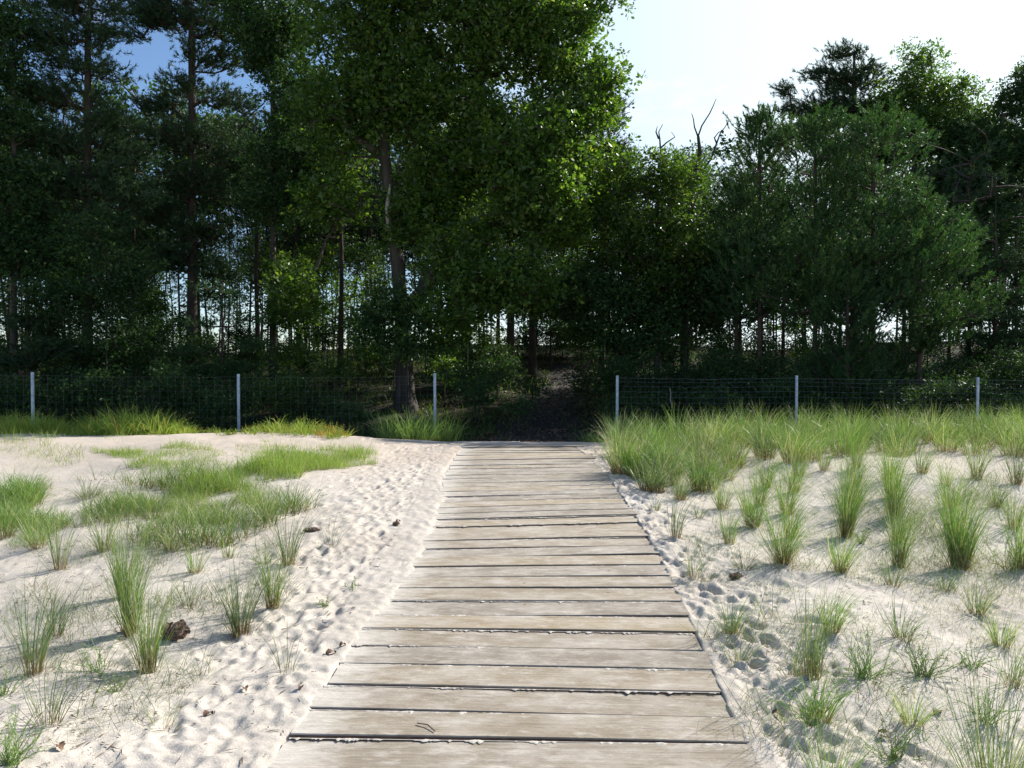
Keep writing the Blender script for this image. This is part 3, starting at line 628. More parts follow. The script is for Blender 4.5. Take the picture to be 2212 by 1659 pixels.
meadow([(1480, 1180), (1700, 1090), (2230, 1010), (2230, 1700), (1720, 1700), (1600, 1400)], 11000, .36, 'blue_marram', 'loose fine grass stems scattered over the right sand', wid=.0028, tilt=.6, curv=1.1, thr=.05)
meadow([(-60, 1180), (380, 1150), (640, 1180), (560, 1420), (330, 1640), (-60, 1690)], 6000, .30, 'blue_marram', 'loose fine grass stems scattered over the left sand', wid=.0028, tilt=.6, curv=1.1, thr=.05)
# fringe plants on the crest
def fringe(x0, x1, py, n, hpx, m, label):
    q = hit((x0+x1)/2, py); parts = []
    for i in range(n):
        px = rng.uniform(x0, x1); e = min(px-x0, x1-px)/(x1-x0)*2; D_ = rng.uniform(12.7, 14.0); p = np.array([(px-1106)/F_*D_, D_, 0]); p[2] = Zs(p[0], p[1])
        h = 1.5*hpx*p[1]/F_*(.45+.55*min(1, e*2.2))*rng.uniform(.7, 1.15)
        V, F, U_ = weed_mesh(6, h, 1.0, .03, 3); parts.append((V+p, F, U_)); V, F, U_ = blades(26, .16, h*1.1, .6, .55, .6, .012, (.15, 0), seg=5); parts.append((V+p, F, U_))
    V, F, U_ = merge(parts); tag(npmesh('undergrowth', V, F, M[m], uv=U_), label, 'undergrowth', None, 'stuff')
fringe(-60, 150, 922, 90, 40, 'yellow_weed', 'yellow green wild plants on the dune crest by the leftmost post')
fringe(165, 405, 926, 110, 46, 'yellow_weed', 'yellow green wild plants on the dune crest between the two left posts')
fringe(535, 740, 938, 42, 30, 'yellow_weed', 'yellow green wild plants on the crest right of the second post')
fringe(620, 735, 955, 9, 24, 'rust_weed', 'rusty orange wild plants on the crest between fence posts')
fringe(410, 520, 930, 10, 14, 'yellow_weed', 'sparse low plants on the crest beside the second post')
# shaded grass by the left gap post
for i, (px, py, pt_, lab) in enumerate(((900, 965, 900, 'shaded blue green grass clump beside the left gap post'), (860, 968, 925, 'shaded grass clump at the end of the dune strip'), (950, 966, 905, 'shaded grass clump just right of the left gap post'), (1300, 965, 935, 'shaded low grass beside the right gap post'))):
    D_ = 15.0+.2*i; p = np.array([(px-1106)/F_*D_, D_, 0]); p[2] = Zs(p[0], p[1]); h = .78 if i != 3 else .42
    V, F, U_ = blades(260, .38, h, .5, .3, .7, .008, (.1, 0)); tag(npmesh('grass_tuft', V+p, F, M['weed'], uv=U_, loc=p), lab, 'grass tuft', 'shaded grass clumps at the fence gap')

# ------------------------------------------------------------ litter
n = 9000
x = np.concatenate([rng.uniform(-5, -1.0, n//2), rng.uniform(1.1, 6, n//2)]); y = 2.3+9*rng.random(n)**1.7
k = (vn(x*1.5, y*1.5)+.5*rng.random(n)) > .02; x, y = x[k], y[k]; n = len(x)
a = rng.random(n)*6.28; l_ = .006+.030*rng.random(n)**3; w_ = .0014+.003*rng.random(n)
z = np.array([Zs(u, v) for u, v in zip(x, y)])+.004
dx, dy = np.cos(a)*l_, np.sin(a)*l_; ex, ey = -np.sin(a)*w_, np.cos(a)*w_
V = np.stack([np.stack([x-dx-ex, y-dy-ey, z], 1), np.stack([x+dx*.3-ex, y+dy*.3-ey, z+.004], 1), np.stack([x+dx, y+dy, z+.001], 1), np.stack([x-dx+ex, y-dy+ey, z+.003], 1)], 1).reshape(-1, 3)
tag(npmesh('plant_litter', V, np.arange(4*n).reshape(n, 4), M['litter']), 'dark crumbs of bark, needles and dead stems strewn over the sand', 'litter', None, 'stuff')
# dry fallen leaves
def dry_leaf(px, py, s, lab):
    s *= .72
    p = ground_pt(px, py); n = 9; V = []; Fq = []
    a = rng.random()*6.28
    for i in range(n):
        t = i/(n-1); wv = s*.35*math.sin(math.pi*t)**.7*(1+.25*math.sin(t*22))+.001
        for q in (-1, 0, 1): V.append((s*(t-.5), q*wv, .006+.012*math.sin(math.pi*t)*abs(q)+.010*math.sin(3*t+q)))
    for i in range(n-1):
        for q in (0, 1): b = i*3+q; Fq.append((b, b+1, b+4, b+3))
    V = np.array(V); ca, sa = math.cos(a), math.sin(a); V = np.stack([V[:, 0]*ca-V[:, 1]*sa, V[:, 0]*sa+V[:, 1]*ca, V[:, 2]], 1)
    tag(npmesh('dry_leaf', V+p, Fq, M['leaf_dry'], loc=p, smooth=True), lab, 'leaf', 'dry fallen leaves on the sand')
for a_ in ((715, 1412, .085, 'curled brown leaf lying in a footprint close to the left plank ends'), (530, 1492, .05, 'small brown leaf on the trodden sand at the lower left'), (650, 1492, .05, 'small brown leaf just left of the plank ends at the lower left'),
           (450, 1545, .07, 'reddish leaf in a hollow at the bottom left'), (130, 1622, .07, 'orange leaf near the bottom left corner'), (740, 1398, .05, 'tiny brown leaf right of the curled one'), (1678, 1545, .07, 'upright brown leaf in a footprint right of the planks'),
           (1908, 1590, .08, 'red brown leaf on the sand near the bottom right'), (2025, 1542, .07, 'tan leaf beside the feathery tuft at the lower right'), (2185, 1380, .05, 'orange leaf at the right edge of the sand'), (860, 1128, .06, 'dark leaf far up the footprints near the left plank ends'), (1440, 1310, .04, 'small leaf beside the right plank ends')):
    dry_leaf(*a_)
# brown clod
p = ground_pt(378, 1376); n1, n2 = 26, 40; V = []
for i in range(n1):
    t = math.pi*i/(n1-1)
    for j in range(n2):
        q = 2*math.pi*j/n2; r = 1+.55*float(fbm(np.array([3*math.cos(q)*math.sin(t)+7]), np.array([3*math.sin(q)*math.sin(t)+3*t]), 4, .7)[0])
        V.append((.072*r*math.sin(t)*math.cos(q), .055*r*math.sin(t)*math.sin(q), .036+.05*r*math.cos(t)))
Fq = [(i*n2+j, i*n2+(j+1) % n2, (i+1)*n2+(j+1) % n2, (i+1)*n2+j) for i in range(n1-1) for j in range(n2)]
tag(npmesh('root_clod', np.array(V)+p, Fq, M['clod'], loc=p), 'brown fibrous clod lying on the sand between grass tufts at left', 'clod')
p = ground_pt(672, 1148); tag(npmesh('root_clod', np.array(V)*.55*np.array([1.6, 1, .7])+p, Fq, M['clod'], loc=p), 'small dark flat clod up the slope beside the leaning wiry plant', 'clod')
p = ground_pt(855, 1135); tag(npmesh('root_clod', np.array(V)*.4+p, Fq, M['clod'], loc=p), 'small dark clod on the footprints near the far left plank ends', 'clod')
p = ground_pt(1588, 1250); tag(npmesh('root_clod', np.array(V)*.5*np.array([1.2, 1, .9])+p, Fq, M['clod'], loc=p), 'dark clod in the hollow beside the right planks', 'clod')
p = ground_pt(910, 1568); q = ground_pt(940, 1583)
V, F, U_ = tube([(p[0]-.02, p[1]+.01, smB(p[1])+.008), (p[0]+.03, p[1]-.012, smB(p[1])+.012), (q[0], q[1], smB(q[1])+.007)], .0025, 5, .3)
tag(npmesh('twig', V, F, M['litter']), 'short dark twig lying on a plank near the bottom', 'twig')

# ------------------------------------------------------------ trees
def scatter_leaves(c, per, sd, size, flat=.8, asp=.55, sub=5):
    n = len(c); sc_ = np.repeat(c, sub, 0)+rng.normal(0, 1, (n*sub, 3))*sd*np.array([1, 1, flat])
    subr = np.repeat(sc_, per, 0); m = len(subr)
    d = rng.normal(0, 1, (m, 3)); d[:, 2] = d[:, 2]*.7+.15; d /= np.linalg.norm(d, axis=1)[:, None]
    b = subr+d*size*(.15+.85*rng.random(m))[:, None]; l_ = size*(.40+.95*rng.random(m)**1.6)[:, None]
    nrm_ = rng.normal(0, 1, (m, 3))+np.array([0, 0, 1.1]); sdv = np.cross(d, nrm_); sdv /= np.linalg.norm(sdv, axis=1)[:, None]+1e-9
    V = np.stack([b, b+d*l_*.6+sdv*l_*asp*.55, b+d*l_, b+d*l_*.45-sdv*l_*asp*.5], 1).reshape(-1, 3)
    u = np.repeat(np.clip(.5*rng.random(n*sub).repeat(per)+.5*rng.random(m), 0, 1), 4)
    return V, np.arange(4*m).reshape(m, 4), np.stack([u, np.full(4*m, .5)], 1)
def scatter_needles(c, per, sd, size, dirs=None, flat=.45, sub=4, up=.45, wd=.07):
    n = len(c); cc = np.repeat(c, sub, 0)+rng.normal(0, 1, (n*sub, 3))*sd*np.array([1, 1, flat])
    sh = rng.normal(0, .3 if flat > .8 else .6, (n*sub, 3)); sh[:, 2] = np.abs(sh[:, 2])*.5+up+(.5 if flat > .8 else 0)
    if dirs is not None: sh += np.repeat(dirs, sub, 0)*.9
    sh /= np.linalg.norm(sh, axis=1)[:, None]
    S = np.repeat(sh, per, 0); m = len(S); t = rng.random(m)[:, None]
    b = np.repeat(cc, per, 0)+S*t*size*(1.9 if flat > .8 else 1.4)
    d = S*(1.1 if flat > .8 else .8)+rng.normal(0, .5, (m, 3)); d /= np.linalg.norm(d, axis=1)[:, None]; l_ = size*(.6+.5*rng.random(m))[:, None]
    sdv = np.cross(d, rng.normal(0, 1, (m, 3))); sdv /= np.linalg.norm(sdv, axis=1)[:, None]+1e-9
    V = np.stack([b-sdv*size*wd*(1.3 if flat > .8 else 1), b+sdv*size*wd*(1.3 if flat > .8 else 1), b+d*l_], 1).reshape(-1, 3)
    u = np.repeat(np.clip(.6*np.repeat(rng.random(n*sub), per)+.4*rng.random(m), 0, 1), 3)
    return V, np.arange(3*m).reshape(m, 3), np.stack([u, np.full(3*m, .5)], 1)
def graph(stems, targets, droop=.0, fine=.5):
    nodes = []; par = []
    for s in stems:
        s = np.asarray(s, float); st = len(nodes); seg_l = np.linalg.norm(np.diff(s, axis=0), axis=1)
        t = np.concatenate([[0], np.cumsum(seg_l)]); k = max(3, int(t[-1]/.35)); tt = np.linspace(0, t[-1], k)
        pts = np.stack([np.interp(tt, t, s[:, i]) for i in range(3)], 1)
        if st:
            dd = np.linalg.norm(np.array(nodes)-pts[0], axis=1); p0 = int(dd.argmin()); pts = pts[1:]
        else: p0 = -1
        for p in pts: nodes.append(p); par.append(p0); p0 = len(nodes)-1
    ns = len(nodes); A = np.array(nodes); base_z = A[:, 2].min()
    order = np.argsort([np.linalg.norm(A-t, axis=1).min() for t in targets])
    cap_ = ns+len(targets)*3+5; B = np.zeros((cap_, 3)); B[:ns] = A; nn = ns; hmin = base_z+.12*(A[:, 2].max()-base_z)
    for i in order:
        t = targets[i]; d = B[:nn]-t; c = np.linalg.norm(d, axis=1); c = c*(1+.5*np.clip(d[:, 2]/(c+1e-6)+.15, 0, 1))+(B[:nn, 2] < hmin)*.8
        j = int(c.argmin()); p = B[j].copy(); v = t-p; Ls = np.linalg.norm(v); k = 1 if Ls < fine else (2 if Ls < 1.6 else 3)
        for q in range(1, k+1):
            f = q/k; x = p+v*f+(0 if q == k else 1)*rng.normal(0, .07, 3)*Ls; x[2] -= droop*Ls*math.sin(math.pi*f)
            B[nn] = x; par.append(j); j = nn; nn += 1
            if nn >= cap_-1: B = np.concatenate([B, np.zeros((500, 3))]); cap_ += 500
    return B[:nn], np.array(par), ns
def lobes_pts(lobes, dens, D, yscale=1., shell=.55):
    out = []
    for l_ in lobes:
        px, py, rx, rz = l_[:4]; dd = l_[4] if len(l_) > 4 else 0
        c = W(px, py, D+dd); rx = rx*D/F_; rz = rz*D/F_; ry = (rx*.6+rz*.4)*yscale
        n = max(3, int(dens*(rx*ry*rz)**.72*4.2)); d = rng.normal(0, 1, (n, 3)); d /= np.linalg.norm(d, axis=1)[:, None]
        r = shell+(1-shell)*rng.random(n)[:, None]; r = np.where(rng.random((n, 1)) < .3, rng.random((n, 1)), r)
        out.append(c+d*r*np.array([rx, ry, rz]))
    return np.concatenate(out)
def add_tree(name, label, cat, stems, targets, kind, r0, bark_, leafm, per=10, sd=.22, size=.09, sub=5, group=None, flat=.8, droop=0., sides=8):
    base = np.array(stems[0][0], float); root = empty(name, tuple(base)); tag(root, label, cat, group)
    B, par, ns = graph(stems, targets, droop); n = len(B)
    cnt = np.zeros(n); leafn = np.ones(n, bool); leafn[par[par >= 0]] = False; cnt[leafn] = 1
    for i in range(n-1, -1, -1):
        if par[i] >= 0: cnt[par[i]] += cnt[i]
    rt = r0/(cnt[0]**.5); rad = rt*cnt**.5; rad = np.clip(rad, .006, r0*.45)
    h = B[:, 2]-base[2]; ms = int(max(3, np.linalg.norm(np.diff(np.asarray(stems[0], float), axis=0), axis=1).sum()/.35)); rad[:ms] = np.maximum(rad[:ms], r0*np.clip(1-h[:ms]/(h[:ms].max()+.01), .12, 1)*.8); rad[ms:ns] = np.clip(rad[ms:ns]*1.5, .03, r0*.62)
    rad[:ns] *= 1+.55*np.exp(-h[:ns]/.35)
    e = np.where(par >= 0)[0]
    et, el = e[e < ns], e[e >= ns]
    V, F, U_ = segs(B[par[et]]-base, B[et]-base, rad[par[et]], rad[et], sides)
    if len(el):
        V2, F2, U2 = segs(B[par[el]]-base, B[el]-base, np.minimum(rad[par[el]], rad[el]*1.5), rad[el], 4); V, F, U_ = merge([(V, F, U_), (V2, F2, U2)])
    npmesh('trunk', V, F, bark_, parent=root, smooth=True)
    if kind == 'leaf': V, F, U_ = scatter_leaves(targets-base, per, sd, size, flat, sub=sub)
    else:
        dirs = targets-np.array([[base[0], base[1], 0]]); dirs[:, 2] = 0; dirs /= np.linalg.norm(dirs, axis=1)[:, None]+1e-6
        V, F, U_ = scatter_needles(targets-base, per, sd, size, dirs, flat, sub)
    npmesh('crown', V, F, leafm, uv=U_, parent=root)
    return root
def g(px, D, dz=0): x = (px-1106)/F_*D; return np.array([x, D, float(H0(x, D))-.1+dz])
def stem(D, *pts): return [W(a, b, D+(c[0] if c else 0)) for a, b, *c in pts]
# the great oak
D = 21
st1 = [g(876, D)]+stem(D, (872, 760), (868, 680), (858, 560), (842, 440), (822, 250), (805, 90), (800, -160))
st2 = stem(D, (868, 690), (905, 640, .2), (945, 580, .3), (972, 470, .4), (985, 340, .5), (1030, 190, .5), (1075, 40, .5), (1110, -150, .4))
st3 = stem(D, (800, 330, -.1), (770, 300, -.3), (740, 262, -.5), (700, 240, -.6))
st4 = stem(D, (985, 330), (1090, 260, -.5), (1190, 190, -.9), (1280, 165, -1))
lob = [(800, 60, 150, 120), (1040, 60, 150, 140), (1180, 90, 105, 120), (1240, 30, 50, 60), (1285, 175, 62, 50), (1235, 250, 90, 75), (1220, 350, 95, 75), (1150, 440, 120, 85, -1), (1215, 470, 55, 90), (1000, 300, 130, 120), (740, 260, 110, 110),
       (930, -130, 300, 120), (1200, -110, 80, 80), (1010, 640, 85, 70, -1.5), (1110, 610, 100, 55, -1.5), (910, 480, 80, 70), (960, 400, 90, 90), (730, 430, 85, 60), (1322, 5, 30, 22), (1000, 540, 80, 60, -1), (1150, 330, 110, 110, -1), (640, 640, 45, 60), (880, 200, 120, 100), (980, 720, 35, 35, -1)]
T = lobes_pts(lob, 27, D)
add_tree('oak_tree', 'huge oak with forked leaning trunk and sunlit leaves left of the boardwalk gap', 'tree', [st1, st2, st3], T, 'leaf', .33, M['oak_bark'], M['oak_leaf'], per=13, sd=.27, size=.14, sub=4, sides=10, flat=.55)
V, F, U_ = tube([W(846, 520, 20.8), W(840, 490, 20.72), W(836, 462, 20.66), W(837, 440, 20.62), W(840, 420, 20.6), W(843, 398, 20.58)], [.05, .055, .05, .055, .045, .02], 9, .4)
# broken stub belongs to the oak
oak = [o for o in C.objects if o.name == 'oak_tree'][0]
npmesh('broken_limb', V-np.array(oak.location), F, M['pale_bark'], parent=oak, smooth=True)
# smaller broadleaf trees
def broad(label, D, px, top, lob, mt='oak_leaf', r0=.13, dens=31, per=14, sd=.23, size=.11, lean=0, name='oak_tree', **k):
    s = [g(px, D)]+stem(D, (px+lean*.4, 640), (px+lean*.8, (640+top)/2), (px+lean, top+20))
    add_tree(name, label, 'tree', [s], lobes_pts(lob, dens, D), 'leaf', r0, M['oak_bark'], M[mt], per, sd, size, **k)
broad('sunlit round topped oak right of the great oak, below the dead branches', 21.3, 1420, 400, [(1360, 395, 65, 50), (1445, 400, 70, 60), (1385, 500, 95, 80), (1480, 500, 60, 80), (1305, 480, 60, 90), (1345, 340, 28, 26), (1430, 350, 36, 30), (1500, 380, 26, 26), (1400, 600, 90, 60)], dens=22)
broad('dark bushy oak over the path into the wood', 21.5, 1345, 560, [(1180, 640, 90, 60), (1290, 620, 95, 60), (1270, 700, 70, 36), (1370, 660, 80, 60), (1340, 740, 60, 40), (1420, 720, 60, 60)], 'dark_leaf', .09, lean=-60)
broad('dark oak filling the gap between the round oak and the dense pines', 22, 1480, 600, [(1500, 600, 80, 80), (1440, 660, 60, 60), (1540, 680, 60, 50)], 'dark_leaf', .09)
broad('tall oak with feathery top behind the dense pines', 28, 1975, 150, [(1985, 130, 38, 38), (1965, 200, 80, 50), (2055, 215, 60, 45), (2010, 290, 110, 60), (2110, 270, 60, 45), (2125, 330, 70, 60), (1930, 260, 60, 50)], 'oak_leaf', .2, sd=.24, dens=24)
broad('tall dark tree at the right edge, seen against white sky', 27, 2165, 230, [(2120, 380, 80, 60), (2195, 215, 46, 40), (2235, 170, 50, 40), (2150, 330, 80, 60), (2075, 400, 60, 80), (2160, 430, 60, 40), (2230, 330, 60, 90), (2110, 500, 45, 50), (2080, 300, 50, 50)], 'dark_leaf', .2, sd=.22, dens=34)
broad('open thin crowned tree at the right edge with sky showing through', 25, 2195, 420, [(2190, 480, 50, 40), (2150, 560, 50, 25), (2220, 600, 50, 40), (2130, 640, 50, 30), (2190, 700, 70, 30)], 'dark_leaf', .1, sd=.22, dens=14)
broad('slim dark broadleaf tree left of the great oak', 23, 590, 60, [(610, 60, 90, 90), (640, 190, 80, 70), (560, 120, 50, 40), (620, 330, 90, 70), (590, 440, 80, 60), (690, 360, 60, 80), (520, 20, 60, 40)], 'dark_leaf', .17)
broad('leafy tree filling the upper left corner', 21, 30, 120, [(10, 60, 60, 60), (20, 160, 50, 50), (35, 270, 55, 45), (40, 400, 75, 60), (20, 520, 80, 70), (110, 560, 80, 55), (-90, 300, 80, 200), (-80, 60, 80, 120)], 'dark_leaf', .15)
broad('blue green broadleaf sapling at the left, in front of the pines', 19.5, 230, 520, [(200, 510, 70, 50), (295, 590, 65, 42), (230, 620, 70, 50), (260, 720, 70, 50), (160, 660, 50, 50), (90, 640, 70, 40)], 'dark_leaf', .05, size=.085)
broad('young sunlit oak with thin trunk between pine and great oak', 22.5, 625, 590, [(620, 600, 48, 45), (640, 660, 40, 40), (590, 680, 36, 30)], 'oak_leaf', .05)
broad('young dark oak at the foot of the great oak', 20, 880, 640, [(850, 650, 45, 40), (915, 700, 55, 45), (800, 700, 50, 50), (870, 745, 60, 30)], 'dark_leaf', .05)
# old pines: flat plates of needles
def pine(label, D, px, top, lob, r0=.2, dens=31, mt='needle', per=22, sd=.2, size=.15, sub=5, lean=0, shell=.3, name='pine_tree', extra=None):
    s = [g(px, D)]+stem(D, (px+lean*.3, 640), (px+lean*.6, (640+top)/2), (px+lean, top+5))
    add_tree(name, label, 'tree', [s]+(extra or []), lobes_pts(lob, dens, D, 1., shell), 'needle', r0, M['pine_bark'], M[mt], per, sd, size, sub, None, .4)
pine('tall old pine with thick straight trunk at left, sky gaps round its crown', 24, 415, 20, [(420, -30, 140, 50), (325, 25, 75, 34), (290, 75, 34, 16), (520, 235, 40, 16), (335, 40, 45, 24), (345, 230, 60, 26), (530, 90, 45, 26), (460, 60, 70, 30), (380, 40, 70, 30), (455, 130, 75, 28), (395, 190, 60, 22), (470, 215, 60, 20), (400, 300, 110, 40), (500, 340, 70, 40), (420, 400, 110, 36), (350, 460, 70, 40), (440, 500, 80, 36), (380, 560, 80, 40), (470, 590, 50, 30)], .26, extra=[])
pine('dark pine with drooping plates of needles near the left edge', 22, 190, 40, [(150, 10, 130, 45), (120, 90, 100, 35), (215, 80, 60, 30), (180, 150, 90, 26), (120, 210, 110, 36), (240, 270, 70, 40), (130, 310, 110, 40), (270, 340, 60, 40), (170, 400, 110, 40), (280, 430, 60, 50), (120, 480, 90, 36), (220, 480, 60, 30)], .2)
pine('flat topped old pine rising behind the dense pines', 29, 1845, 110, [(1828, 118, 44, 20), (1770, 160, 40, 18), (1700, 200, 30, 14), (1715, 240, 34, 12), (1830, 180, 80, 30), (1790, 240, 90, 34), (1860, 250, 80, 36), (1880, 150, 30, 14), (1740, 290, 80, 34), (1900, 330, 90, 50)], .22, dens=34)
pine('pine with long bare horizontal boughs at the right edge', 23, 2150, 380, [(2170, 570, 90, 16), (2100, 600, 70, 16), (2200, 650, 70, 18), (2110, 690, 80, 22), (2180, 740, 80, 26), (2090, 500, 60, 30)], .12)
pine('pine peeping out right of the great oak crown', 27, 1300, 200, [(1300, 250, 50, 60), (1315, 330, 40, 40), (1290, 400, 60, 60)], .15)
pine('young pine with pale green boughs in front of the old left pine', 20.5, 480, 600, [(500, 640, 45, 10), (440, 625, 40, 10), (530, 690, 60, 10), (450, 700, 60, 12), (560, 745, 50, 12), (420, 760, 70, 14), (500, 800, 80, 16), (480, 660, 30, 16)], .06, 34, 'young_needle', sd=.16, size=.10)
pine('small dark pine at the far left foot of the wood', 19.5, 60, 640, [(60, 700, 70, 18), (110, 760, 80, 20), (20, 790, 80, 24), (120, 820, 70, 24)], .05, 30)
# dense young pines: bushy plumes
def young_pine(label, px, D, top, halfw, skew=0., dens=1., zlow=690):
    b = g(px, D); tp = W(px, top, D); Hh = tp[2]-b[2]; T = []
    z0 = W(px, zlow, D)[2]-b[2]
    zz = z0
    while zz < Hh-.12:
        f = (zz-z0)/(Hh-z0); rmax = halfw*D/F_*(1-f**2.0)**.62*(.72+.28*math.sin(f*9+px))+.10
        nb = int(5+3.6*rmax)
        for q in range(nb):
            a = rng.random()*6.28; rl = rmax*rng.uniform(.72, 1.08)*(1+skew*math.cos(a)*(1-f)); m = max(2, int(rl/.40*dens))
            for s in range(m):
                r = rl*((s+1)/m); T.append((b[0]+r*math.cos(a)+rng.normal(0, .10), b[1]+r*math.sin(a)+rng.normal(0, .10), b[2]+zz+.38*r+rng.normal(0, .05)))
        zz += .36
    T.append((tp[0], tp[1], tp[2]-.1)); T = np.array(T)
    add_tree('young_pine', label, 'tree', [[b, b+np.array([0, 0, Hh*.5]), tp+np.array([0, 0, .12])]], T, 'needle', .11, M['pine_bark'], M['young_needle'], 30, .13, .115, 8, None, 1.0)
young_pine('slender leader topped young pine on the left of the dense group', 1640, 20.4, 262, 105)
young_pine('middle young pine of the dense group, bushy plumed top', 1760, 19.6, 262, 135)
young_pine('broad young pine with sunlit right side, rightmost of the dense group', 1885, 19.4, 262, 150, .45)
young_pine('lower young pine leaning out to the right below the broad one', 1985, 19.0, 440, 130, .35, zlow=760)
young_pine('small dark young pine at the left foot of the dense group', 1590, 21.5, 400, 75, zlow=700)
young_pine('low dark young pine under the middle of the dense group', 1830, 18.6, 640, 110, zlow=860)
# dead tree
sk = [[g(1478, 25.5)]+stem(25.5, (1480, 640), (1490, 500), (1498, 410), (1512, 330), (1508, 295)), stem(25.5, (1508, 295), (1516, 272), (1533, 245), (1541, 228), (1547, 213)), stem(25.5, (1508, 296), (1500, 275), (1498, 258), (1494, 245)),
      stem(25.5, (1494, 420), (1520, 365), (1535, 345), (1548, 310), (1556, 288), (1566, 275), (1577, 257)), stem(25.5, (1548, 310), (1543, 298), (1552, 286), (1562, 282)), stem(25.5, (1485, 500), (1450, 400), (1427, 330), (1425, 300), (1423, 285), (1432, 268)), stem(25.5, (1425, 322), (1440, 308), (1458, 296), (1450, 285)), stem(25.5, (1423, 300), (1417, 285), (1420, 273))]
b = np.array(sk[0][0]); root = empty('dead_tree', tuple(b)); tag(root, 'bare dead tree whose twisted branches stick up against the sky', 'tree')
V, F, U_ = tube(np.array(sk[0])-b, np.linspace(.15, .05, len(sk[0])), 8, .2); npmesh('trunk', V, F, M['oak_bark'], parent=root, smooth=True)
for s in sk[1:]:
    V, F, U_ = tube(np.array(s)-b, np.linspace(.05 if len(s) > 5 else .032, .010, len(s)), 5, .25); npmesh('branch', V, F, M['oak_bark'], parent=root, smooth=True)

# slender wood behind: copies of a few pines
BGG = 'slender trees of the wood behind'
def bg_proto(i):
    b = np.zeros(3); Hh = 10.5; st = [np.array([0, 0, 0.]), np.array([rng.normal(0, .15), rng.normal(0, .15), 4]), np.array([rng.normal(0, .2), rng.normal(0, .2), 7]), np.array([rng.normal(0, .3), 0, Hh-.4])]
    T = []
    zl = 6.6 if i > 2 else 4.6
    for k in range(115):
        z = rng.uniform(zl, Hh); r = 1.45*(1-((z-7.6)/3.4)**2*.7)*math.sqrt(rng.random()); a = rng.random()*6.28; T.append((r*math.cos(a), r*math.sin(a), z))
    for k in range(6):
        z = rng.uniform(2.0, zl); a = rng.random()*6.28; r = rng.uniform(.3, .9); T.append((r*math.cos(a), r*math.sin(a), z))
    return add_tree('slender_tree', 'thin straight trunk of the far wood showing dark against the sky', 'tree', [st], np.array(T), 'needle' if i % 2 else 'leaf', .05+.02*(i % 3), M['pine_bark'], M['needle' if i % 2 else 'dark_leaf'], 11 if i % 2 else 8, .26, .19, 4, BGG, .5, sides=6)
protos = [bg_proto(i) for i in range(5)]
def copy_tree(r, loc, rz, s):
    c = r.copy(); C.objects.link(c); c.location = loc; c.rotation_euler = (0, 0, rz); c.scale = s
    for ch in [o for o in kids[r.name]]:
        d = ch.copy(); C.objects.link(d); d.parent = c
    return c
kids = {p.name: [o for o in C.objects if o.parent == p] for p in protos}
cnt = 0; placed = []
tries = 0
while cnt < 262 and tries < 5000:
    tries += 1
    D = 27.0+25*rng.random()**.9; px = rng.uniform(-250, 2450); x = (px-1106)/F_*D
    if 1080 < px < 1270 and D < 29: continue
    
    if any((x-a)**2+(D-b)**2 < .5 for a, b in placed): continue
    placed.append((x, D)); pr = protos[cnt % 5] if cnt < 5 else (protos[3+cnt % 2] if 430 < px < 1080 or rng.random() < .25 else protos[cnt % 3])
    s = rng.uniform(.82, 1.0)*(1+(D-36)*.012)*(1.12 if px < 1150 else .9)
    loc = (x, D, float(H0(x, D))-.1); sv = (s*rng.uniform(.8, 1.2), s*rng.uniform(.8, 1.2), s)
    if cnt < 5: pr.location = loc; pr.scale = sv
    else: bgt = copy_tree(pr, loc, rng.random()*6.28, sv)
    tr_ = pr if cnt < 5 else bgt
    tr_['label'] = 'thin far trunk '+['at the far left', 'behind the old left pine', 'between the old left pine and the great oak', 'behind the great oak', 'around the path', 'behind the sunlit round oak', 'behind the left of the dense pines', 'behind the right of the dense pines', 'at the right edge'][int(np.clip((px+20)/245, 0, 8))]+(', nearer row' if D < 36 else ', rear row')
    cnt += 1
for k in range(34):                              # the wood goes on past the picture's left and right edges
    D = rng.uniform(18.5, 34); px = rng.choice([-1, 1])*rng.uniform(1260, 2300)+1106; x = (px-1106)/F_*D; pr = protos[k % 3]; q = rng.uniform(.8, 1.15)
    c_ = copy_tree(pr, (x, D, float(H0(x, D))-.1), rng.random()*6.28, (q*1.3, q*1.3, q)); c_['label'] = 'slender tree continuing the wood past the '+('left' if px < 0 else 'right')+' edge of the picture'
# stouter bare trunks in the middle distance
for px, D, r, top in ((1100, 25, .20, 380), (1150, 26, .18, 380), (735, 24, .14, 380), (560, 26, .13, 300), (1690, 24, .10, 500), (1950, 25, .12, 480), (1600, 25, .10, 500), (2090, 24, .10, 400), (290, 25, .12, 300), (1010, 27, .12, 400)):
    tp = W(px, top, D)
    T = np.array([tp+rng.normal(0, .9, 3)*np.array([1, 1, .8]) for _ in range(60)])
    lab = {1100: 'stout dark trunk left of the pair beside the path', 1150: 'stout dark trunk right of the pair beside the path', 735: 'straight dark trunk just left of the great oak', 560: 'straight trunk between the old left pine and the great oak',
           1690: 'dark pine trunk under the dense pines, nearest their middle', 1950: 'dark pine trunk under the right half of the dense pines', 1600: 'dark pine trunk under the left half of the dense pines', 2090: 'dark pine trunk right of the dense pines', 290: 'dark trunk left of the old left pine', 1010: 'dark trunk between the great oak and the trunk pair'}[px]
    add_tree('tall_pine', lab, 'tree', [[g(px, D), W(px+rng.normal(0, 5), 600, D), tp]], T, 'needle', r, M['pine_bark'], M['needle'], 20, .26, .15, 6, None, .5)
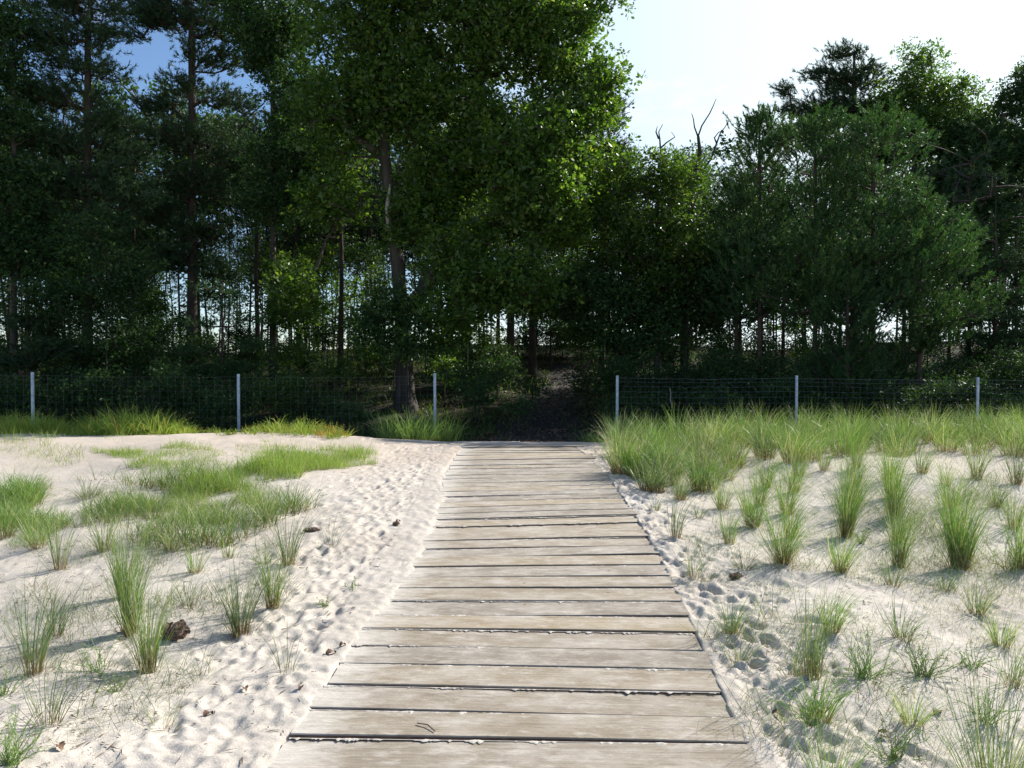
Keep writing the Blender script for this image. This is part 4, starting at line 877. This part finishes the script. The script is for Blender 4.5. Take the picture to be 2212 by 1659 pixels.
# shrubs along the wood's edge
def shrub(px, py, rx, rz, D, label, mt='dark_leaf', dens=36):
    lob = [(px+rng.uniform(-.5, .5)*rx, py+rng.uniform(-.4, .4)*rz, rx*.6, rz*.65) for _ in range(4)]
    T = lobes_pts(lob, dens, D); b = g(px, D)
    T = T[T[:, 2] > H0(T[:, 0], T[:, 1])+.05]
    add_tree('shrub', label, 'shrub', [[b, np.array([b[0], D, (b[2]+W(px, py, D)[2])/2]), W(px, py, D)]], T, 'leaf', .03, M['oak_bark'], M[mt], 8, .15, .075, 4, None, sides=5)
shrub(40, 860, 80, 50, 18, 'leafy shrub behind the leftmost fence post')
shrub(200, 850, 90, 60, 18.5, 'dark shrub behind the fence between the two left posts')
shrub(340, 830, 80, 60, 18, 'low shadowy shrub behind the fence left of the second post')
shrub(470, 880, 70, 40, 17.6, 'small leafy shrub behind the second fence post')
shrub(600, 850, 70, 60, 18, 'sun flecked shrub behind the fence right of the second post', 'oak_leaf')
shrub(640, 760, 60, 45, 20.5, 'yellow green shrub on the slope left of the great oak', 'oak_leaf')
shrub(740, 800, 60, 45, 19.5, 'small shrub left of the foot of the great oak', 'oak_leaf')
shrub(750, 890, 70, 40, 17.8, 'low shrub behind the mesh before the great oak')
shrub(960, 800, 45, 35, 22, 'shrub right of the foot of the great oak', 'oak_leaf')
shrub(1010, 700, 50, 50, 22, 'leafy bush high on the slope right of the great oak', 'oak_leaf')
shrub(1060, 790, 60, 40, 24, 'dark bush above the left side of the path')
shrub(1330, 800, 60, 60, 21, 'black green bush above the right side of the path')
shrub(1420, 830, 70, 50, 20, 'dark bush behind the mesh right of the gap')
shrub(1560, 830, 90, 60, 19.5, 'dark bush behind the mesh below the dense pines')
shrub(1720, 850, 90, 50, 18.6, 'dark bush behind the second post right of the gap')
shrub(2060, 840, 90, 60, 18.6, 'dark bush behind the rightmost post')
shrub(2190, 800, 70, 70, 19.5, 'dark bush at the right edge behind the mesh')
shrub(150, 760, 100, 60, 20, 'tall dark shrub at the left behind the mesh')
shrub(330, 730, 80, 60, 21, 'dark shrub under the old left pine')
# dim shrub layer filling the foot of the wood
rs = np.random.default_rng(5); k = 0
for D, step, py0, rz0 in ((18.3, 118, 868, 42), (20.3, 105, 818, 52), (23.5, 95, 775, 48), (26.5, 90, 742, 42)):
    px = -140+rs.uniform(0, 60)
    while px < 2360:
        xx = (px-1106)/F_*D; pcx_ = np.interp(D, [16, 20, 25, 33], [.5, .9, 1.7, 2.6])
        if abs(xx-pcx_) > 1.5+.25*rs.random() and not (D < 19 and 950 < px < 1330) and not (730 < px < 1000 and D < 22):
            rx = rs.uniform(60, 90)*20/D; rz = rz0*rs.uniform(.7, 1.25)*20/D; k += 1; h0 = len(C.objects)
            post = ['second post left of the gap', 'left gap post', 'right gap post', 'second post right of the gap', 'rightmost post'][int(np.clip((px-300)/420, 0, 4))]
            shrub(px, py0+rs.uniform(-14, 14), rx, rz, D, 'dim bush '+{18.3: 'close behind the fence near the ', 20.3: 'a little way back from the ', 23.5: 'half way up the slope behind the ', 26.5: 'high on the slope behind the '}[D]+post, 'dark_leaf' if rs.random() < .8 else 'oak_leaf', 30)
            for o in list(C.objects)[h0:]:
                if o.type == 'EMPTY': o['group'] = 'dim bushes in the shaded undergrowth'
        px += step*rs.uniform(.75, 1.25)
for (px, py, rx, rz, D, lab) in ((1150, 725, 100, 50, 30.5, 'dark bush on the crest left of where the path disappears'), (1215, 728, 90, 50, 31, 'dark bush on the crest where the path disappears'), (1280, 725, 90, 60, 29.5, 'dark bush on the crest right of where the path disappears'), (1180, 660, 110, 60, 31, 'leafy young tree closing the end of the path'), (1255, 650, 100, 70, 30, 'leafy young tree right of the end of the path'),
        (90, 690, 90, 60, 23, 'tall dim bush under the leafy tree at the far left'), (210, 660, 80, 60, 25, 'tall dim bush under the drooping pine'), (330, 665, 70, 60, 26, 'tall dim bush between the two left pines'), (400, 700, 60, 40, 28, 'dim bush at the foot of the old left pine'), (820, 640, 60, 80, 25, 'dim bush behind the great oak trunk'), (920, 600, 60, 70, 25, 'leafy young tree behind the forked limb of the great oak'), (790, 560, 60, 50, 26, 'leafy young tree left behind the great oak trunk'), (1060, 640, 50, 60, 28, 'leafy young tree beside the trunk pair'), (1010, 590, 50, 50, 26, 'leafy young tree between great oak and trunk pair'), (520, 720, 60, 30, 27, 'low dim bush between the old pine and the sunlit young oak'), (700, 720, 50, 24, 27, 'low dim bush left behind the great oak')):
    shrub(px, py, rx*20/D*1.15, rz*20/D*1.3, D, lab, 'dark_leaf' if rs.random() < .7 else 'oak_leaf', 34)
shrub(1035, 850, 60, 32, 19.5, 'low dark bush left of the path, close behind the fence gap', 'dark_leaf')
shrub(1075, 800, 60, 32, 22.5, 'low dark bush half way up the left side of the path', 'dark_leaf')
shrub(1310, 880, 44, 26, 18.2, 'low dark bush right of the path behind the right gap post', 'dark_leaf')
shrub(1150, 835, 46, 26, 20.8, 'small dark bush encroaching on the left side of the path', 'dark_leaf')
shrub(1270, 820, 50, 34, 21.5, 'small dark bush encroaching on the right side of the path', 'dark_leaf')
shrub(1120, 880, 44, 18, 18.4, 'low dark bush at the foot of the path, left side', 'dark_leaf')
for (px, y0_, D, lab) in ((470, 600, 27, 'airy sapling right of the old left pine, against the sky'), (560, 570, 29, 'airy sapling behind the sunlit young oak'), (700, 560, 28, 'airy sapling just left of the great oak trunk'), (660, 660, 30, 'low airy sapling left behind the great oak'), (750, 650, 27, 'thin leafy sapling beside the great oak trunk')):
    s_ = [g(px, D)]+stem(D, (px+8, 660), (px-5, y0_-40))
    add_tree('sapling', lab, 'tree', [s_], lobes_pts([(px, y0_, 60, 50), (px+25, y0_+60, 50, 34), (px-25, y0_+30, 50, 40)], 17, D), 'leaf', .045, M['pine_bark'], M['oak_leaf'], 9, .22, .10, 4, None, sides=6)
# fallen brown leaves on the path and around it
n = 2600; y = 16.1+13*rng.random(n)**1.2; x = np.interp(y, [16, 20, 25, 33], [.6, .9, 1.6, 2.2])+rng.normal(0, 1.1, n); a = rng.random(n)*6.28; l_ = .03+.04*rng.random(n); z = H0(x, y)+.036
up = rng.normal(0, .02, (n, 2)); dx, dy = np.cos(a)*l_, np.sin(a)*l_
V = np.stack([np.stack([x-dx, y-dy, z+up[:, 0]], 1), np.stack([x-dy*.5, y+dx*.5, z+.01], 1), np.stack([x+dx, y+dy, z+up[:, 1]], 1), np.stack([x+dy*.5, y-dx*.5, z], 1)], 1).reshape(-1, 3)
tag(npmesh('leaf_litter', V, np.arange(4*n).reshape(n, 4), M['leaf_dry']), 'brown fallen leaves strewn over the path in the wood', 'leaf litter', None, 'stuff')
# ground cover on the forest slope
n = 30000; x = rng.uniform(-14, 15, n); y = 16.6+15*rng.random(n)**1.3
pcx = np.interp(y, [16, 20, 25, 33], [.5, .9, 1.7, 2.6]); k = (np.abs(x-pcx) > .55*rng.random(n)+.15) & (vn(x*.8, y*.8)+.3*rng.random(n) > -.05); x, y = x[k], y[k]; n = len(x)
V, F, U_ = blades(n, .01, .42, .6, .5, .8, .018, (.0, 0), seg=3); V = V.reshape(n, 8, 3); zz = H0(x, y); V[..., 0] += x[:, None]; V[..., 1] += y[:, None]; V[..., 2] += zz[:, None]
tag(npmesh('ground_cover', V.reshape(-1, 3), F, M['oak_leaf'], uv=U_), 'low green ground cover on the shaded slope behind the fence', 'ground cover', None, 'stuff')
print('objects', len(C.objects), 'polys', sum(len(o.data.polygons) for o in C.objects if o.type == 'MESH'))
